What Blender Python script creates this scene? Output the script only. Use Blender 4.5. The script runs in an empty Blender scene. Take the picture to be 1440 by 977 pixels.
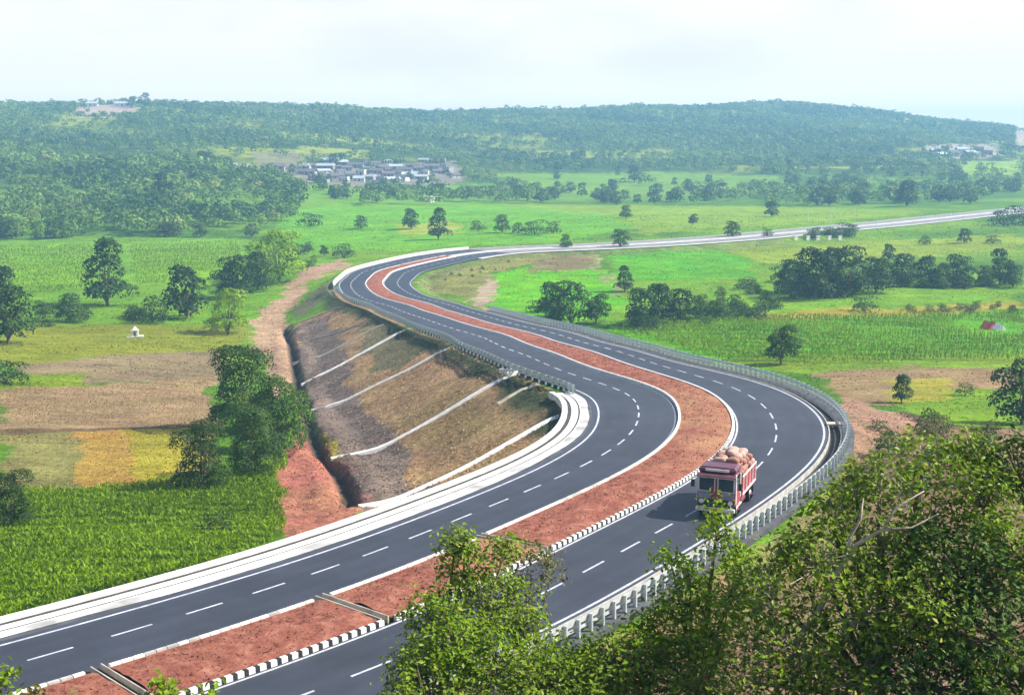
import bpy, math, random
import numpy as np
from mathutils import Vector, Matrix

HAZE, CLOUD, EXPO = .00038, .63, .94
SC = bpy.context.scene
COL = SC.collection
rng = np.random.default_rng(7)
random.seed(7)
Z0 = 36.0                      # the camera stands 36 m above the plain
F, YH, CX, CY = 1800.0, 195.0, 720.0, 488.5
TH = math.atan2(CY - YH, F); CT, ST = math.cos(TH), math.sin(TH)

# ---------------------------------------------------------------- helpers
def tag(o, label=None, cat=None, group=None, kind=None):
    if label: o['label'] = label
    if cat: o['category'] = cat
    if group: o['group'] = group
    if kind: o['kind'] = kind
    return o

def mesh_np(name, V, faces, mats, tint=None, smooth=False, midx=None):
    """faces: list of (n,k) int arrays, each of one polygon size"""
    me = bpy.data.meshes.new(name)
    V = np.asarray(V, np.float32)
    faces = [np.asarray(f, np.int32) for f in (faces if isinstance(faces, list) else [faces]) if len(f)]
    nl = sum(f.size for f in faces); nf = sum(len(f) for f in faces)
    me.vertices.add(len(V)); me.vertices.foreach_set('co', V.ravel())
    me.loops.add(nl); me.loops.foreach_set('vertex_index', np.concatenate([f.ravel() for f in faces]))
    me.polygons.add(nf)
    tot = np.concatenate([np.full(len(f), f.shape[1], np.int32) for f in faces])
    me.polygons.foreach_set('loop_start', np.concatenate([[0], np.cumsum(tot)[:-1]]).astype(np.int32))
    me.polygons.foreach_set('loop_total', tot)
    if midx is not None: me.polygons.foreach_set('material_index', np.asarray(midx, np.int32))
    me.polygons.foreach_set('use_smooth', np.full(nf, smooth))
    for m in (mats if isinstance(mats, (list, tuple)) else [mats]): me.materials.append(m)
    if tint is not None:
        t = np.asarray(tint, np.float32)
        a = me.attributes.new('tint', 'FLOAT_COLOR', 'POINT')
        if t.ndim == 1: t = np.repeat(t[:, None], 4, 1)
        if t.shape[1] == 3: t = np.hstack([t, np.ones((len(t), 1), np.float32)])
        a.data.foreach_set('color', t.astype(np.float32).ravel())
    me.update(calc_edges=True); me.validate()
    return me

def link(name, me, parent=None):
    o = bpy.data.objects.new(name, me); COL.objects.link(o)
    if parent: o.parent = parent
    return o

def empty(name, loc=(0, 0, 0), rz=0.0, sc=1.0):
    o = bpy.data.objects.new(name, None); COL.objects.link(o)
    o.empty_display_size = 0.3
    o.location = loc; o.rotation_euler = (0, 0, rz); o.scale = (sc, sc, sc)
    return o

class MB:
    """collects boxes, prisms and tubes into one mesh"""
    def __init__(s): s.V = []; s.q = []; s.t = []; s.qm = []; s.tm = []
    def add(s, V, quads=(), tris=(), m=0):
        b = len(s.V); s.V += [tuple(v) for v in V]
        for q in quads: s.q.append([b + i for i in q]); s.qm.append(m)
        for q in tris: s.t.append([b + i for i in q]); s.tm.append(m)
    def box(s, c, d, m=0, rz=0.0, rx=0.0, taper=1.0, bev=0.0):
        hx, hy, hz = d[0] / 2, d[1] / 2, d[2] / 2
        M = Matrix.Rotation(rz, 3, 'Z') @ Matrix.Rotation(rx, 3, 'X')
        if bev <= 0:
            P = [(x * hx * (taper if z > 0 else 1), y * hy * (taper if z > 0 else 1), z * hz) for z in (-1, 1) for y in (-1, 1) for x in (-1, 1)]
            Q = [(0, 2, 3, 1), (4, 5, 7, 6), (0, 1, 5, 4), (2, 6, 7, 3), (0, 4, 6, 2), (1, 3, 7, 5)]
        else:
            b = min(bev, hx * .9, hy * .9, hz * .9); P = []; Q = []
            for z, k in ((-hz, b), (-hz + b, 0), (hz - b, 0), (hz, b)):
                for x, y in ((-1, -1), (1, -1), (1, 1), (-1, 1)):
                    P.append((x * (hx - k) * (taper if z > 0 else 1), y * (hy - k) * (taper if z > 0 else 1), z))
            for r in range(3):
                for i in range(4): Q.append((r * 4 + i, r * 4 + (i + 1) % 4, r * 4 + 4 + (i + 1) % 4, r * 4 + 4 + i))
            Q += [(3, 2, 1, 0), (12, 13, 14, 15)]
        s.add([M @ Vector(p) + Vector(c) for p in P], Q, m=m)
    def tube(s, pts, rad, n=6, m=0, cap=True):
        pts = [Vector(p) for p in pts]; R = rad if hasattr(rad, '__len__') else [rad] * len(pts)
        V = []; Q = []; k = len(pts)
        for i, p in enumerate(pts):
            t = (pts[min(i + 1, k - 1)] - pts[max(i - 1, 0)])
            t = t.normalized() if t.length > 1e-9 else Vector((0, 0, 1))
            a = t.cross(Vector((0.31, 0.17, 1)) if abs(t.z) < .9 else Vector((1, .2, 0))).normalized(); b = t.cross(a)
            for j in range(n):
                w = 2 * math.pi * j / n; V.append(p + (a * math.cos(w) + b * math.sin(w)) * R[i])
        for i in range(k - 1):
            for j in range(n): Q.append((i * n + j, i * n + (j + 1) % n, i * n + n + (j + 1) % n, i * n + n + j))
        T = []
        if cap:
            V += [pts[0], pts[-1]]; a0 = k * n
            T = [(a0, (j + 1) % n, j) for j in range(n)] + [(a0 + 1, (k - 1) * n + j, (k - 1) * n + (j + 1) % n) for j in range(n)]
        s.add(V, Q, T, m)
    def prism(s, poly, y0, y1, m=0):
        """profile in xz pushed along y"""
        n = len(poly); V = [(x, y0, z) for x, z in poly] + [(x, y1, z) for x, z in poly]
        Q = [(i, (i + 1) % n, n + (i + 1) % n, n + i) for i in range(n)]
        V += [(sum(p[0] for p in poly) / n, y0, sum(p[1] for p in poly) / n), (sum(p[0] for p in poly) / n, y1, sum(p[1] for p in poly) / n)]
        T = [(2 * n, (i + 1) % n, i) for i in range(n)] + [(2 * n + 1, n + i, n + (i + 1) % n) for i in range(n)]
        s.add(V, Q, T, m)
    def mesh(s, name, mats, smooth=False):
        fs = [np.array(s.q, np.int32).reshape(-1, 4), np.array(s.t, np.int32).reshape(-1, 3)]
        return mesh_np(name, np.array(s.V), fs, mats, smooth=smooth, midx=s.qm + s.tm)
    def build(s, name, mats, parent=None, smooth=False):
        return link(name, s.mesh(name, mats, smooth), parent)

def vnoise(x, y, scale, seed=0):
    """value noise in world metres, -1..1"""
    x = np.asarray(x) / scale; y = np.asarray(y) / scale
    i = np.floor(x).astype(np.int64); j = np.floor(y).astype(np.int64); u = x - i; v = y - j
    u = u * u * (3 - 2 * u); v = v * v * (3 - 2 * v)
    def h(a, b):
        n = (a * 374761393 + b * 668265263 + seed * 974711) & 0x7fffffff
        n = ((n ^ (n >> 13)) * 1274126177) & 0x7fffffff
        n = n ^ (n >> 16)
        return (n % 65536) / 32767.5 - 1
    return (h(i, j) * (1 - u) + h(i + 1, j) * u) * (1 - v) + (h(i, j + 1) * (1 - u) + h(i + 1, j + 1) * u) * v

def sstep(a, b, x):
    t = np.clip((x - a) / (b - a), 0, 1); return t * t * (3 - 2 * t)

# ---------------------------------------------------------------- materials
def mat(name, col, rough=0.7, var=0.25, scale=3.0, bump=0.0, col2=None, metal=0.0, spec=0.35, detail=6.0, use_tint=False, fine=0.0, tintmul=False):
    m = bpy.data.materials.new(name); m.use_nodes = True
    nt = m.node_tree; N = nt.nodes; L = nt.links
    p = N['Principled BSDF']; p.inputs['Roughness'].default_value = rough; p.inputs['Metallic'].default_value = metal
    p.inputs['Specular IOR Level'].default_value = spec
    tc = N.new('ShaderNodeTexCoord')
    n1 = N.new('ShaderNodeTexNoise'); n1.inputs['Scale'].default_value = scale; n1.inputs['Detail'].default_value = detail
    L.new(tc.outputs['Object'], n1.inputs['Vector'])
    mx = N.new('ShaderNodeMix'); mx.data_type = 'RGBA'
    c2 = col2 or tuple(max(0, c * (1 - var)) for c in col)
    c1 = col if col2 else tuple(min(1, c * (1 + var)) for c in col)
    mx.inputs['A'].default_value = (*c1, 1); mx.inputs['B'].default_value = (*c2, 1)
    rp = N.new('ShaderNodeMapRange'); rp.inputs['From Min'].default_value = .35; rp.inputs['From Max'].default_value = .65
    L.new(n1.outputs['Fac'], rp.inputs['Value']); L.new(rp.outputs['Result'], mx.inputs['Factor'])
    L.new(mx.outputs['Result'], p.inputs['Base Color'])
    if bump:
        b = N.new('ShaderNodeBump'); b.inputs['Strength'].default_value = bump; b.inputs['Distance'].default_value = .05
        n2 = N.new('ShaderNodeTexNoise'); n2.inputs['Scale'].default_value = scale * 4; n2.inputs['Detail'].default_value = 8
        L.new(tc.outputs['Object'], n2.inputs['Vector']); L.new(n2.outputs['Fac'], b.inputs['Height']); L.new(b.outputs['Normal'], p.inputs['Normal'])
    return m

def leaf_mat(name, dark, light, odd, trans=0.25, rough=0.55, hue=0.0, objvar=0.3):
    """leaf colour from the per-leaf tint attribute (R: dark..light, G: towards the odd colour)"""
    m = bpy.data.materials.new(name); m.use_nodes = True
    nt = m.node_tree; N = nt.nodes; L = nt.links
    p = N['Principled BSDF']; p.inputs['Roughness'].default_value = rough; p.inputs['Specular IOR Level'].default_value = .13
    at = N.new('ShaderNodeAttribute'); at.attribute_name = 'tint'
    se = N.new('ShaderNodeSeparateColor'); L.new(at.outputs['Color'], se.inputs['Color'])
    m1 = N.new('ShaderNodeMix'); m1.data_type = 'RGBA'; m1.inputs['A'].default_value = (*dark, 1); m1.inputs['B'].default_value = (*light, 1)
    L.new(se.outputs['Red'], m1.inputs['Factor'])
    m2 = N.new('ShaderNodeMix'); m2.data_type = 'RGBA'; m2.inputs['B'].default_value = (*odd, 1)
    L.new(m1.outputs['Result'], m2.inputs['A']); L.new(se.outputs['Green'], m2.inputs['Factor'])
    oi = N.new('ShaderNodeObjectInfo'); mr = N.new('ShaderNodeMapRange')
    mr.inputs['To Min'].default_value = 1 - objvar; mr.inputs['To Max'].default_value = 1 + objvar
    L.new(oi.outputs['Random'], mr.inputs['Value'])
    m3 = N.new('ShaderNodeMix'); m3.data_type = 'RGBA'; m3.blend_type = 'MULTIPLY'; m3.inputs['Factor'].default_value = 1
    cb = N.new('ShaderNodeCombineColor')
    for k in ('Red', 'Green', 'Blue'): L.new(mr.outputs['Result'], cb.inputs[k])
    L.new(m2.outputs['Result'], m3.inputs['A']); L.new(cb.outputs['Color'], m3.inputs['B'])
    L.new(m3.outputs['Result'], p.inputs['Base Color'])
    tr = N.new('ShaderNodeBsdfTranslucent'); L.new(m3.outputs['Result'], tr.inputs['Color'])
    ms = N.new('ShaderNodeMixShader'); ms.inputs['Fac'].default_value = trans
    L.new(p.outputs['BSDF'], ms.inputs[1]); L.new(tr.outputs['BSDF'], ms.inputs[2])
    L.new(ms.outputs['Shader'], N['Material Output'].inputs['Surface'])
    return m

M = {}
M['asphalt'] = mat('asphalt', (.034, .038, .052), .62, .12, .25, .15, spec=.4)
M['old_asphalt'] = mat('old_asphalt', (.075, .076, .082), .8, .3, .7, .2)
M['pale_verge'] = mat('pale_dusty_verge', (.50, .47, .42), .95, .15, .4, .2)
M['paint'] = mat('road_paint', (.56, .57, .61), .7, .2, 2.2, col2=(.36, .37, .41))
M['pale_asphalt'] = mat('grazing_sheen_asphalt', (.20, .195, .19), .85, .2, .3)  # paler colour stands in for grazing reflection on the far road
M['white_conc'] = mat('whitewashed_concrete', (.78, .76, .70), .8, .12, .9, .2, col2=(.55, .53, .48))
M['shoulder'] = mat('limewashed_shoulder', (.72, .71, .68), .9, .1, .35, .3, col2=(.30, .29, .28))
M['concrete'] = mat('concrete', (.42, .40, .36), .85, .2, 1.2, .3)
M['cream_conc'] = mat('cream_concrete', (.62, .56, .46), .85, .15, 1.3, .3, col2=(.42, .36, .28))
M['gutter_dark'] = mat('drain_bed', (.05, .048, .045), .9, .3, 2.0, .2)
M['black_paint'] = mat('black_kerb_paint', (.02, .02, .022), .6, .2, 2.0)
M['white_paint'] = mat('white_kerb_paint', (.78, .77, .74), .6, .1, 1.5, col2=(.6, .57, .52))
M['steel'] = mat('galvanised_steel', (.56, .60, .58), .42, .1, 2.0, metal=.25, spec=.5)
M['steel_dull'] = mat('dull_galvanised_steel', (.48, .53, .52), .5, .15, 2.0, metal=.3)
M['bark'] = mat('bark', (.17, .12, .08), .9, .35, 6.0, .6)
M['pale_bark'] = mat('pale_bark', (.42, .36, .27), .85, .3, 5.0, .5)
M['leaf_dark'] = leaf_mat('dark_leaves', (.016, .040, .013), (.062, .125, .020), (.10, .12, .02))
M['leaf_deep'] = leaf_mat('deep_green_leaves', (.012, .036, .006), (.075, .145, .014), (.13, .16, .02), trans=.2)
M['leaf_mid'] = leaf_mat('green_leaves', (.028, .065, .010), (.105, .19, .020), (.14, .16, .03))
M['leaf_bright'] = leaf_mat('lime_leaves', (.12, .23, .010), (.30, .45, .018), (.20, .28, .04))
M['leaf_olive'] = leaf_mat('olive_leaves', (.060, .070, .020), (.20, .195, .055), (.22, .16, .07))
M['leaf_fore'] = leaf_mat('broad_leaves', (.050, .098, .008), (.27, .39, .028), (.42, .38, .08), trans=.32, rough=.42, objvar=.1)
M['leaf_fore_b'] = leaf_mat('lit_green_leaves', (.075, .15, .010), (.29, .43, .022), (.42, .42, .07), trans=.36, rough=.45, objvar=.1)
M['leaf_far'] = leaf_mat('woodland_leaves', (.036, .085, .018), (.165, .255, .045), (.26, .28, .07), trans=.22)
M['crop'] = leaf_mat('crop_leaves', (.115, .215, .002), (.33, .50, .006), (.20, .30, .03), trans=.3)
M['dry'] = leaf_mat('dry_grass', (.22, .17, .07), (.42, .31, .14), (.18, .22, .05), trans=.4)

# ---------------------------------------------------------------- road centreline (metres; camera foot is the origin, z from the plain)
CP = np.array([[-26.48,47.29,-24.96,.32,-.35,.24,-.21],[-15.88,57.19,-25.01,.43,-.39,.23,-.26],[-5.38,68.45,-25.05,.64,-.41,.13,-.35],[2.88,80.63,-25.08,.9,-.38,-.13,-.4],[10.53,92.34,-25.11,.75,-.26,.09,-.6],[15.94,103.84,-25.16,.18,-.22,0,.05],[18.35,115.13,-25.32,-.49,-.35,-.01,.83],[18.54,127.72,-25.69,-.52,.03,-.04,.55],[15.31,138.89,-26.26,-.42,.12,.04,.18],[10.62,151.06,-26.94,-.81,.08,.68,-.03],[7.8,164.91,-27.73,-.92,.24,.93,-.22],[3.48,178.22,-28.66,-.8,.44,.68,-.33],[1.23,192.79,-29.66,-.62,.59,.41,-.35],[-3.79,207.23,-30.7,-.51,.68,.26,-.42],[-7.99,222.09,-31.73,-.27,.61,.23,-.55],[-11.61,237.11,-32.73,-.07,.47,.24,-.62],[-16.35,251.65,-33.65,.11,.35,.27,-.75],[-19.49,266.52,-34.45,.27,.21,.36,-.82],[-25.31,279.87,-35.13,.45,.09,.35,-.91],[-29.63,293.84,-35.64,.66,0,.13,-.81],[-32.81,308.47,-35.97,.85,.07,-.17,-.76],[-35.31,323.12,-36.13,.82,.1,-.26,-.68],[-34.88,336.71,-36.14,.73,-.08,-.43,-.21],[-35.11,349.64,-36.05,.46,-.16,-.57,.23],[-30.9,362.22,-35.88,.03,-.02,-.55,.52],[-25.82,375.29,-35.67,-.34,.24,-.48,.58],[-19.83,388.45,-35.45,-.49,.39,-.35,.46],[-11.7,400.32,-35.22,-.41,.37,-.25,.3]])
far = np.array([[-1.5,408.6],[12,416],[31,424.5],[45,433],[62,446],[82,463],[99,481],[116,498],[137,520],[159,541],[177,562],[195,581],[211,600],[228,618],[248,640],[270,664],[300,694]])
d = np.r_[0, np.cumsum(np.hypot(*np.diff(far, axis=0).T))]
u = np.arange(0, d[-1], 14.5)
ext = np.stack([np.interp(u, d, far[:, 0]), np.interp(u, d, far[:, 1]), np.full(len(u), -35.0) - .6 * u / u[-1]], 1)
CP = np.vstack([CP, np.hstack([ext, np.zeros((len(ext), 4))])])
pre = [CP[0] + (CP[0] - CP[1]) * k for k in (3, 2, 1)]
CP = np.vstack([pre, CP]); CP[:, 2] += Z0
def bspl(P, n):
    k = len(P); t = np.linspace(0, k - 3 - 1e-6, n); i = t.astype(int); u = (t - i)[:, None]
    b = [(1 - u) ** 3 / 6, (3 * u ** 3 - 6 * u ** 2 + 4) / 6, (-3 * u ** 3 + 3 * u ** 2 + 3 * u + 1) / 6, u ** 3 / 6]
    return sum(b[j] * P[i + j] for j in range(4))
q = bspl(CP, 6000)
s_ = np.r_[0, np.cumsum(np.linalg.norm(np.diff(q[:, :3], axis=0), axis=1))]
i0 = np.argmin(np.hypot(q[:, 0] + 15.9, q[:, 1] - 57.4)); s_ -= s_[i0]      # s = 0 where the road enters the picture
SS = np.arange(math.ceil(s_[0]), s_[-1], 0.5)
RD = np.stack([np.interp(SS, s_, q[:, k]) for k in range(7)], 1)
OFFS = np.array([-9.65, -2.4, 2.4, 9.65])
T = np.gradient(RD[:, :2], axis=0); T /= np.hypot(T[:, 0], T[:, 1])[:, None]
NRM = np.stack([T[:, 1], -T[:, 0]], 1)                                      # to the right of travel away from the camera
LINE = {k: OFFS[i] + RD[:, 3 + i] for i, k in enumerate('ABCD')}            # left edge, median kerbs, right edge
def rpt(s, line, off=0.0, dz=0.0):
    """point(s) on the road at arclength s, off metres right of a line"""
    s = np.atleast_1d(np.asarray(s, float))
    I = lambda a: np.interp(s, SS, a)
    o = (I(LINE[line]) if line else 0) + off
    return np.stack([I(RD[:, 0]) + I(NRM[:, 0]) * o, I(RD[:, 1]) + I(NRM[:, 1]) * o, I(RD[:, 2]) + dz], 1)
def heading(s):
    return math.atan2(np.interp(s, SS, T[:, 1]), np.interp(s, SS, T[:, 0]))

# ---------------------------------------------------------------- terrain
def unpx(px, py, z):
    dx, dy = (px - CX) / F, (CY - py) / F
    t = z / (-ST + dy * CT)
    return (dx * t, (CT + dy * ST) * t, z)
ctl = [unpx(*p) for p in [
    (0,850,-29),(200,780,-30),(380,730,-31),(0,700,-31),(-150,760,-30),(390,660,-32),(490,705,-32.2),(470,648,-35.7),(437,580,-37.5),(425,545,-39.5),(405,470,-42.5),
    (200,640,-33),(0,600,-34),(290,600,-35),(0,520,-36),(300,500,-38.5),(190,470,-39.5),(350,440,-41),(0,440,-40),(150,425,-41),(-250,520,-35),(-300,420,-38),(410,400,-39.5),(470,371,-36.8),
    (100,345,-42),(300,350,-42),(440,345,-40),(0,335,-42),(-300,335,-38),
    (640,385,-36.6),(700,400,-37.2),(640,372,-36),(800,350,-36),(1000,352,-37),(860,430,-37.5),(1000,450,-37.5),(1300,450,-37.5),(1440,450,-38),(1700,450,-37),(1100,513,-36.5),(1250,540,-35),(1400,560,-34.5),(1195,580,-28.5),(1250,596,-28.5),(1440,604,-31),(1300,622,-25.8),(1440,640,-24),(1600,620,-25),
    (1380,290,-36.5),(1030,322,-36),(1030,332,-36),(1440,340,-37),(1250,340,-37),(900,295,-37),(600,320,-38),(600,292,-37),(520,350,-38.5),(750,335,-36.3)]]
ctl += [(0,0,-2.2),(0,10,-7),(0,22,-13),(0,34,-19),(0,46,-24),(-20,22,-15),(-20,38,-22),(-45,30,-20),(-45,55,-26),(20,10,-6),(20,30,-16),(20,48,-22),(32,70,-24),(45,40,-17),(60,70,-20),(45,95,-23.5),(70,110,-23),(80,30,-12),(-60,0,-8),(60,-30,4),(0,-40,4),(-60,-40,0)]
for px, rD, fD, ry in [(-900,1300,520,120),(-400,1400,540,140),(0,1500,560,150),(200,1500,590,149),(400,1620,660,151),(540,1700,860,157),(720,1800,900,161),(900,1900,940,152),(1080,2000,930,148),(1250,2000,860,163),(1420,1950,820,184),(1700,1900,800,215),(2200,1900,780,235)]:
    b = (px - CX) / F; zr = (YH - ry) / F * rD
    for t in (0, .2, .45, .75, 1.0):
        D = fD + (rD - fD) * t
        zz = -37.5 + (zr + 37.5) * (t ** 1.15) + (0, -1.5, -3, 0, 0)[int(t * 4.4)]
        ctl.append((b * D, D, zz))
    ctl.append((b * (rD + 300), rD + 300, zr - 25)); ctl.append((b * (rD + 900), rD + 900, zr - 60))
ctl = np.array(ctl); ctl[:, 2] += Z0
_n = len(ctl)
_A = np.zeros((_n + 1, _n + 1)); _A[:_n, :_n] = np.hypot(ctl[:, None, 0] - ctl[None, :, 0], ctl[:, None, 1] - ctl[None, :, 1]); _A[:_n, _n] = 1; _A[_n, :_n] = 1
_A[:_n, :_n] -= np.eye(_n) * 1.5
_w = np.linalg.solve(_A, np.r_[ctl[:, 2], 0])
def base_h(x, y):
    out = np.full(x.shape, _w[-1])
    for k in range(_n): out += _w[k] * np.hypot(x - ctl[k, 0], y - ctl[k, 1])
    D = np.hypot(x, y)
    return out + vnoise(x, y, 26, 3) * .25 * np.clip(D / 80, .3, 1.5) + vnoise(x, y, 90, 4) * np.clip(D - 600, 0, 800) * .004 + vnoise(x, y, 7, 5) * .10

def near_road(x, y):
    """signed distance from the centreline (right +), index of the nearest sample"""
    C = RD[::4, :2]
    best = np.full(x.shape, 1e9); idx = np.zeros(x.shape, int)
    for a in range(0, len(x), 20000):
        d2 = (x[a:a+20000, None] - C[None, :, 0]) ** 2 + (y[a:a+20000, None] - C[None, :, 1]) ** 2
        i = d2.argmin(1); idx[a:a+20000] = i * 4; best[a:a+20000] = np.sqrt(d2[np.arange(len(i)), i])
    dx, dy = x - RD[idx, 0], y - RD[idx, 1]
    sg = np.sign(dx * NRM[idx, 0] + dy * NRM[idx, 1]); sg[sg == 0] = 1
    return best * sg, idx

def lw(s): return 9.65 + np.interp(s, [-60, 86, 100, 255, 272, 345, 372, 400, 900], [3.6, 3.6, 1.7, 1.7, 2.3, 2.3, 2.9, 2.9, 2.9])   # half widths of the road bed
def rw(s): return 9.65 + np.interp(s, [-60, 120, 215, 235, 335, 350, 900], [2.6, 2.6, 1.9, 1.4, 1.4, 2.9, 2.9])

def inside(x, y, P):
    r = np.zeros(x.shape, bool); n = len(P); j = n - 1
    for i in range(n):
        xi, yi, xj, yj = *P[i], *P[j]
        c = ((yi > y) != (yj > y)) & (x < (xj - xi) * (y - yi) / (yj - yi + 1e-12) + xi); r ^= c; j = i
    return r

def poly_dist(x, y, P):
    best = np.full(x.shape, 1e9)
    for (x0, y0), (x1, y1) in zip(P[:-1], P[1:]):
        dx, dy = x1 - x0, y1 - y0; t = np.clip(((x - x0) * dx + (y - y0) * dy) / (dx * dx + dy * dy), 0, 1)
        best = np.minimum(best, np.hypot(x - x0 - t * dx, y - y0 - t * dy))
    return best
red_poly = [unpx(*p)[:2] for p in [(385,655,-32.5),(408,622,-33),(432,614,-33.5),(455,640,-33),(478,668,-32.6),(490,722,-31.8),(480,750,-31),(398,760,-31)]]
stream = [unpx(*p)[:2] for p in [(494,716,-32),(488,690,-32.6),(468,660,-34.6),(452,640,-35.5),(436,610,-36.6),(430,580,-37.5),(420,545,-39.5),(412,510,-41),(408,485,-42),(402,468,-42.5)]]

def height(x, y):
    shp = x.shape; x = x.ravel(); y = y.ravel()
    z = base_h(x, y)
    m = (np.abs(x) < 420) & (y > 10) & (y < 780)
    xm, ym = x[m], y[m]
    d, i = near_road(xm, ym); s = SS[i]; zr = RD[i, 2]
    e = np.where(d < 0, lw(s), rw(s)); o = np.abs(d) - e
    zb = z[m]; jit = vnoise(xm, ym, 5, 11) * .25
    fill = zr - .35 - np.clip(o, 0, None) * np.where(d < 0, .47, .5) + np.where(o > 1, jit, 0)
    cut = zr - .35 + np.clip(o - .5, 0, None) * .55
    zz = np.where(zb < zr - .35, np.maximum(zb, fill), np.minimum(zb, cut))
    zz = np.where(o <= .2, zr - .35, zz)
    k = sstep(40, 70, o); zz = zz * (1 - k) + zb * k
    sd = poly_dist(xm, ym, stream)                        # the eroded ditch at the toe of the bank
    wd_ = .85 + .25 * vnoise(xm, ym, 3.3, 9); wd_ += .45; zz -= 1.25 * sstep(1, .25, sd / wd_)
    bank = np.clip(1 - np.abs(sd - 2.6) / 1.6, 0, 1) * (d < -18)
    zz += bank * .30 * (1 + vnoise(xm, ym, 2.2, 8)); rg = inside(xm, ym, red_poly); zz += rg * (.35 * vnoise(xm, ym, 2.4, 18) + .25 * np.abs(vnoise(xm * 1.6, ym * .5, 1.6, 19)))
    z[m] = zz
    return z.reshape(shp)

def graded(a, b, step, lim, g):
    out = [a]
    v = a
    while v < b: v += step; out.append(v)
    hi = [out[-1]]; st = step
    while hi[-1] < lim: st = max(step, abs(hi[-1]) * g); hi.append(hi[-1] + st)
    return out, hi[1:]
c_, hi_ = graded(-62, 62, .8, 1900, .014)
c_ = list(np.arange(-62, -48, .8)) + list(np.arange(-48, -10, .45)) + list(np.arange(-10, 62.1, .8)); hi_ = [v for v in hi_ if v > 62.6]
gx = np.array([-v for v in hi_[::-1]] + c_ + hi_)
c_, hi_ = graded(-40, 40, 2.0, 41, .02); c2, hi2 = graded(42.5, 330, .8, 3200, .0062)
c2 = [v for v in c2 if v < 95] + list(np.arange(95, 285, .5)) + [v for v in c2 if v >= 285.3]
gy = np.array(c_ + c2 + hi2)
GX, GY = np.meshgrid(gx, gy)
GZ = height(GX, GY)
nx_, ny_ = len(gx), len(gy)
def ground(x, y):
    i = int(np.clip(np.searchsorted(gx, x) - 1, 0, nx_ - 2)); j = int(np.clip(np.searchsorted(gy, y) - 1, 0, ny_ - 2))
    u = (x - gx[i]) / (gx[i+1] - gx[i]); v = (y - gy[j]) / (gy[j+1] - gy[j])
    return float((GZ[j, i] * (1 - u) + GZ[j, i+1] * u) * (1 - v) + (GZ[j+1, i] * (1 - u) + GZ[j+1, i+1] * u) * v)
def groundv(x, y):
    i = np.clip(np.searchsorted(gx, x) - 1, 0, nx_ - 2); j = np.clip(np.searchsorted(gy, y) - 1, 0, ny_ - 2)
    u = (x - gx[i]) / (gx[i+1] - gx[i]); v = (y - gy[j]) / (gy[j+1] - gy[j])
    return (GZ[j, i] * (1 - u) + GZ[j, i+1] * u) * (1 - v) + (GZ[j+1, i] * (1 - u) + GZ[j+1, i+1] * u) * v
_ts = np.concatenate([np.arange(40, 400, .4), np.arange(400, 3000, 2.)])
def spot(px, py):
    """the place on the ground seen at this photograph pixel"""
    dx, dy = (px - CX) / F, (CY - py) / F
    x = dx * _ts; y = (CT + dy * ST) * _ts; z = Z0 + (-ST + dy * CT) * _ts
    h = groundv(x, y) - z
    k = np.argmax(h > 0) if (h > 0).any() else len(h) - 1
    k = max(k, 1); a = h[k-1] / (h[k-1] - h[k]) if h[k] != h[k-1] else 0
    a = min(max(a, 0), 1)
    return (float(x[k-1] + (x[k] - x[k-1]) * a), float(y[k-1] + (y[k] - y[k-1]) * a), float(z[k-1] + (z[k] - z[k-1]) * a))
def mpp(p): return (p[1] * CT - (p[2] - Z0) * ST) / F             # metres per photograph pixel at a place
def wpoly(pts): return np.array([spot(*p)[:2] for p in pts])
# land cover: what grows or lies on each patch
FX, FY = GX.ravel(), GY.ravel(); FD = np.hypot(FX, FY)
cov = np.zeros((FX.size, 4), np.float32); cov[:, :3] = (.050, .125, .016); cov[:, 3] = 1
nA = vnoise(FX, FY, 60, 21) + .5 * vnoise(FX, FY, 25, 22)
t = sstep(-.4, .6, nA)[:, None]
cov[:, :3] = (1 - t) * np.array((.045, .125, .014)) + t * np.array((.085, .19, .022))
hill = sstep(1.5, 14, GZ.ravel() - Z0 + 37.0) * sstep(520, 640, FD)
t = hill[:, None]; nB = sstep(-.05, .6, vnoise(FX, FY, 70, 31) + .35 * vnoise(FX, FY, 24, 32))[:, None]
cov[:, :3] = cov[:, :3] * (1 - t) + t * ((1 - nB) * np.array((.030, .065, .018)) + nB * np.array((.15, .215, .04)))
near_hill = (FD < 62) | ((FX > 22) & (FY < 150) & (FX > 12 + .2 * FY))
cov[near_hill, :3] = np.array((.115, .085, .045))
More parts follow.
